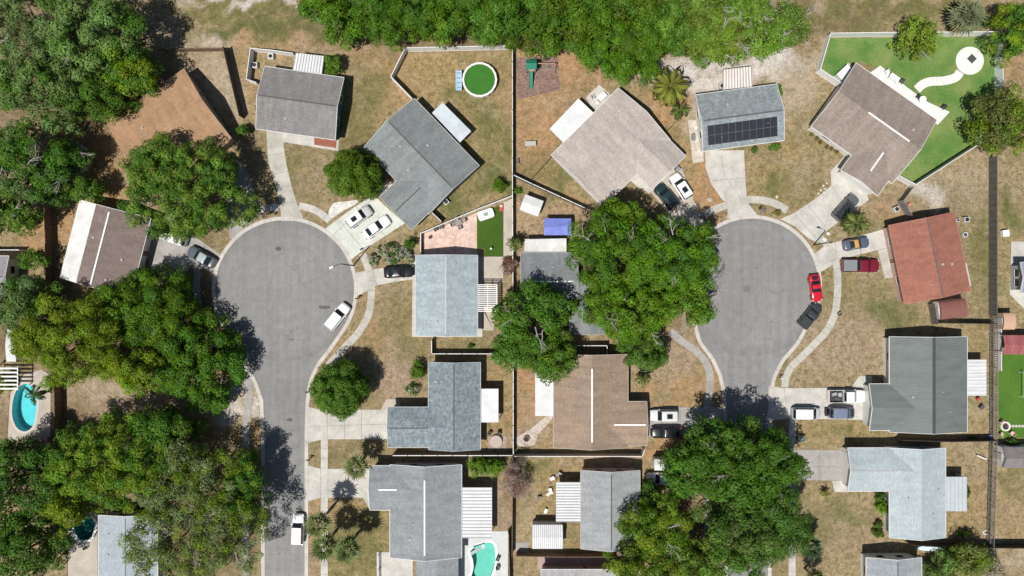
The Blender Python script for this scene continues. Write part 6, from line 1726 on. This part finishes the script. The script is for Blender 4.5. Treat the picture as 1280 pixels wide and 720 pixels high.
# utility box, manholes
o = thing('utility_box', 'pale green utility box on dry grass by the lower right sidewalk', 'utility box', (*P2((999.5, 547.5)), 0)); MB().box(-.42, .42, -.42, .42, 0, .75).build('cabinet', m_plain('utility_green', (.22, .34, .26), .5), o, bevel=.03); MB().box(-.46, .46, -.46, .46, .752, .8).build('lid', m_plain('utility_lid', (.28, .42, .33), .5), o)
for lb, x, y in (('round manhole cover in the middle of the right cul de sac', 933, 361),):
    o = MB().lathe([(.58, 0), (.58, .005), (.42, .006), (.42, .004), (.38, .004), (.38, .006), (.001, .006)], 28).build('manhole_cover', m_asphalt('manhole_iron', (.185, .182, .182))); o.location = (*P2((x, y)), .0145); tag(o, lb, 'manhole')
for lb, x, y in (('upper dark repair patch on the straight left street', 362, 525), ('lower dark repair patch on the straight left street', 362, 543), ('dark oil stained patch near the top of the left cul de sac', 348, 311), ('long dark stain beside the white SUV on the left cul de sac', 405, 384)):
    g = np.random.default_rng(int(x)); poly = [((.55 if y != 384 else .9) * g.uniform(.7, 1.2) * math.cos(a), .32 * g.uniform(.7, 1.2) * math.sin(a)) for a in np.linspace(0, 6.28, 15)[:-1]]
    o = MB().prism(poly, 0, .004).build('road_patch', m_asphalt('tar', (.12, .118, .118))); o.location = (*P2((x, y)), .0125); tag(o, lb, 'road patch')
# round patio inlay, fire pits
o = MB().box(-.55, .55, -.55, .55, 0, .012, 0, PI / 4).build('fire_pit_tile', m_plain('dark_tile', (.07, .07, .075), .6)); o.location = (*P2((1214.5, 73.5)), .061); tag(o, 'dark diamond tile set in the round white patio', 'tile')
def ring(label, px, py, r, c, z=.02, h=.3, name='fire_pit'):
    o = thing(name, label, 'fire pit', (*P2((px, py)), z)); m = MB(); m.lathe([(r, 0), (r, h), (r * .7, h), (r * .7, .04)], 20); m.build('ring_wall', m_stone('pit_%d' % int(c[0] * 100), c, sc(c, 1.3), 5), o)
    MB().lathe([(.001, .05), (r * .69, .05)], 20).build('ash_bed', m_plain('ash', (.05, .045, .04), .9), o)
ring('brick ringed fire pit on the gravel west of the tan brown house', 658, 548, .5, (.20, .13, .11)); ring('white stone fire pit among pink chairs beside the wooden rail fence', 1255.5, 532.5, .75, (.6, .57, .52))
for x, y, r, lb in [(1250, 527, .8, 'north west'), (1249.5, 542, 2.2, 'south west'), (1262.5, 541, -2.4, 'south east')]: chair(f'pink patio chair on the {lb} side of the white stone fire pit', x, y, r, (.62, .42, .38), .02, 'chairs round the white stone fire pit')
for k, x in enumerate((1262, 1266, 1270, 1274, 1278)):
    o = MB().prism(rrect(.38, .38, .1), 0, .05).build('stepping_stone', CONC_W); o.location = (*P2((x, 532.5)), .02); tag(o, 'square white stepping stone in the row leading from the stone fire pit', 'stepping stone', 'stepping stones leading from the stone fire pit')
table('round beige fire table on the paver patio behind the speckled slate house', 620, 551, .95, (.42, .34, .29), .03, h=.5)
chair('black patio chair north west of the round beige fire table', 612.5, 540.5, .9, (.03, .03, .032), .03); chair('dark patio bench north of the round beige fire table', 624, 541, .1, (.05, .05, .05), .03)
# patio furniture at the brown taupe house, AC units, boxes
def acunit(label, px, py, rot=0, c=(.55, .55, .53), s=.8):
    o = thing('air_conditioner', label, 'air conditioner', (*P2((px, py)), .0), rot)
    MB().box(-s / 2, s / 2, -s / 2, s / 2, 0, .75).build('casing', m_plain('ac_%d' % int(c[0] * 999), c, .5), o, bevel=.03); MB().lathe([(.001, .752), (s * .4, .752), (s * .4, .77), (.001, .77)], 20).build('fan_grille', M_DARK, o)
acunit('grey air conditioner beside the south east wall of the slate grey house', 558, 253, .7); acunit('white air conditioner in the fenced side yard of the teal walled house', 340, 72, 0, (.7, .7, .7)); acunit('second white unit by the west fence of the teal walled house', 320, 83, 0, (.71, .7, .7)); acunit('grey air conditioner on white sand west of the solar roofed house', 901, 109, 0)
acunit('grey air conditioner by the red debris north of the terracotta roof', 1118, 262, .3); acunit('beige air conditioner east of the terracotta roof', 1205, 275, 0, (.5, .48, .45)); acunit('white box unit beside the fenced pool yard shed', 1194, 276, 0, (.62, .62, .62), .5)
table('white patio table behind the brown taupe house', 1115, 99, .5, (.74, .74, .72), .05, False, -.6, sx=1.6, sy=.9); chair('white patio chair west of the white table behind the brown taupe house', 1107, 91, .4, (.7, .7, .69)); chair('dark patio chair beside the white table behind the brown taupe house', 1125, 103, -.6, (.08, .08, .085))
table('round white table near the south end of the long white patio', 1150, 126, .55, (.76, .76, .75)); chair('dark curved patio chair by the round white table', 1146, 122, .9, (.04, .04, .045)); chair('dark patio chair at the far end of the long white patio', 1177, 135, -.7, (.05, .05, .05))
table('white patio table on the slab beside the taupe house', 752, 122, .5, (.75, .75, .74), .05, False, .75, sx=1.4, sy=.9); chair('white patio chair on the slab beside the taupe house', 746, 130, .8, (.72, .72, .72)); chair('grey patio chair on the slab beside the taupe house', 741, 122, 2, (.4, .4, .4))
o = thing('storage_box', 'white flat topped box at the north corner of the brown taupe house', 'storage box', (*P(1057, 91, 1.2).to_2d(), 0), .75); MB().box(-1.1, 1.1, -.75, .75, 0, 1.1).build('body', m_plain('box_white', (.7, .7, .7), .5), o); MB().box(-1.15, 1.15, -.8, .8, 1.102, 1.2).build('lid', RIB_W, o)
o = thing('kiddie_ring', 'white oval ring lying in the corner by the scraggly shrub', 'ring', (*P2((1233, 665)), 0)); m = MB(); m.tube([(.55 * math.cos(a), .32 * math.sin(a), .1) for a in np.linspace(0, 2 * PI, 25)], [.08] * 25, 7, cap=False); m.build('tube', m_plain('ring_white', (.72, .76, .74), .5), o)
# boat
v = P2((1160, 684)); o = thing('boat', 'pale blue canoe shaped boat in the shade above the slate roof', 'boat', (*v, .05), -.02)
b = MB(); S = 13; prof = []
for i in range(S):
    t = -1 + 2 * i / (S - 1); w = .42 * (1 - abs(t) ** 2.2) + .01; x = t * 2.35; zk = .12 * t * t
    prof.append([(x, -w, .42 + zk), (x, -w * .7, .12 + zk), (x, 0, .02 + zk), (x, w * .7, .12 + zk), (x, w, .42 + zk)])
vs = [p for s in prof for p in s]
b.add(vs, [[i * 5 + k, i * 5 + k + 1, (i + 1) * 5 + k + 1, (i + 1) * 5 + k] for i in range(S - 1) for k in range(4)]); b.build('hull', m_plain('boat_blue', (.5, .66, .74), .4), o, smooth=50)
dk = MB(); dk.add([(p[0][0], p[0][1] * .94, p[0][2] + .03) for p in prof] + [(p[0][0], -p[0][1] * .94, p[0][2] + .03) for p in prof] + [(p[0][0], 0, p[0][2] + .07) for p in prof], [[i, i + 1, 2 * S + i + 1, 2 * S + i] for i in range(S - 1)] + [[2 * S + i, 2 * S + i + 1, S + i + 1, S + i] for i in range(S - 1)]); dk.build('deck', m_plain('boat_pale', (.62, .76, .82), .4), o, smooth=50)
# pool side furniture
for x, y, r, lb in [(619.5, 697, 1.2, 'upper'), (619.5, 708, 1.7, 'lower')]: chair(f'{lb} dark chair at the east edge of the kidney pool', x + 3, y, r, (.07, .07, .08), .09, 'dark chairs by the kidney pool')
o = thing('pool_slide', 'grey curved pool slide at the west end of the kidney pool', 'slide', (*P2((589, 688)), .05), .4); m = MB(); m.add([(0, -.25, 1.4), (0, .25, 1.4), (.9, .25, 1.0), (.9, -.25, 1.0), (1.8, .3, .45), (1.8, -.3, .45), (2.3, .3, .4), (2.3, -.3, .4)], [[0, 1, 2, 3], [3, 2, 4, 5], [5, 4, 6, 7]]); m.build('chute', m_plain('slide_grey', (.5, .62, .6), .4), o)
for y in (-.25, .25): MB().tube([(0, y, 0), (0, y, 1.4)], [.03, .03], 6).build('leg', m_plain('slide_grey', (.5, .62, .6), .4), o)
# lattice pergola at the left edge
o = thing('lattice_pergola', 'white lattice pergola at the left frame edge above the oval pool', 'pergola', (*P(6, 473, 2.4).to_2d(), 0)); m = MB()
for k in range(6): m.box(-2.6, 2.0, -1.7 + k * .62, -1.45 + k * .62, 2.3, 2.42)
m.box(-2.6, -2.5, -1.8, 1.8, 2.2, 2.298); m.box(1.8, 1.95, -1.8, 1.8, 2.2, 2.298); m.build('slat', mw(), o)
for x in (-2.5, 1.85):
    for y in (-1.7, 1.7): MB().box(x - .06, x + .06, y - .06, y + .06, 0, 2.2).build('post', mw(), o)
# yard clutter near the bottom centre house
for i, (x, y, w, d, h, a, c, lb) in enumerate([(690, 597, .7, .5, .5, .4, (.7, .7, .68), 'white bin north west of the ribbed patio cover in the clutter'), (699, 592, .6, .6, .6, 1, (.35, .36, .38), 'grey crate at the corner of the light grey roof'), (688, 613, .5, .9, .4, .3, (.72, .72, .7), 'long white box left of the ribbed patio cover'), (685, 617, .5, .4, .4, .9, (.66, .65, .63), 'small white box below the long white box'), (674, 621, .5, .4, .5, .2, (.16, .15, .17), 'dark bucket box on grass in the clutter yard'), (682, 638, .7, .4, .35, 1.2, (.7, .7, .7), 'white tray box between the cover and ribbed shed'), (1221, 498, .5, .4, .5, .4, (.42, .08, .07), 'red crate beside the metal patio cover'), (1225, 508, .6, .5, .5, .9, (.08, .08, .09), 'black crate beside the red crate'), (1236, 545, .5, .5, .6, .2, (.22, .26, .5), 'blue bin on the wooden rail fence line'), (1225, 571, 1.6, .15, .35, -.4, (.7, .68, .66), 'white plank leaning on grass south of the dark board fence'), (1254, 292, 1.0, 1.0, .6, .1, (.72, .72, .7), 'white box with grey lid outside the dark wooden fence'), (1135, 256, .5, .4, .4, .5, (.48, .2, .15), 'red debris box by the grey fence'), (866, 172, .5, .9, .5, .1, (.2, .2, .22), 'dark bin on gravel west of the solar roof'), (869, 160, .5, .5, .3, .5, (.62, .6, .56), 'pale box on gravel north of the dark bin'), (842, 208, .6, .9, 1.0, .8, (.13, .13, .14), 'dark bin at the corner of the taupe house garage'), (846, 213, .6, .6, 1.0, .8, (.25, .26, .26), 'grey bin beside the white SUV')]):
    o = thing('yard_box', lb, 'box', (*P2((x, y)), .02), a)
    mm = m_plain('clutter_%d' % i, c, .6); MB().box(-w / 2, w / 2, -d / 2, d / 2, 0, h).build('body', mm, o, bevel=.03); MB().box(-w / 2 - .02, w / 2 + .02, -d / 2 - .02, d / 2 + .02, h + .002, h + .05).build('lid', mm, o)
# water heater like ring and round spa base east of the terracotta house
o = thing('round_planter', 'dark centred round planter east of the terracotta roof', 'planter', (*P2((1205.5, 293.5)), 0)); m = MB(); m.lathe([(.42, 0), (.42, .3), (.28, .3), (.28, .1)], 20); m.build('ring_wall', m_plain('planter_pale', (.5, .5, .48), .8), o); MB().lathe([(.001, .12), (.279, .12)], 16).build('soil', m_plain('planter_soil', (.04, .035, .03), .9), o)
o = thing('white_frame', 'white metal swing frame on the right hand turf by the frame edge', 'frame', (*P2((1274, 480)), .02)); m = MB(); m.box(-.04, .04, -2, 2, 1.0, 1.1); m.build('top_bar', mw(), o)
for y in (-1.9, 1.9): MB().box(-.04, .04, y - .04, y + .04, 0, 1.0).build('leg', mw(), o)

_seen = {}
for _o in SC.objects:
    if _o.parent is None and _o.get('label'):
        k = _o['label']
        if k in _seen and _seen[k].get('group') != _o.get('group'): print('DUP LABEL', k)
        _seen[k] = _o
        n = len(k.replace(',', ' ').replace('-', ' ').split())
        if n > 16 or n < 4: print('LABEL LENGTH', n, k)

print('LEAVES', sum(len(o.data.polygons) for o in SC.objects if o.type == 'MESH' and o.name.startswith(('crown','foliage'))))
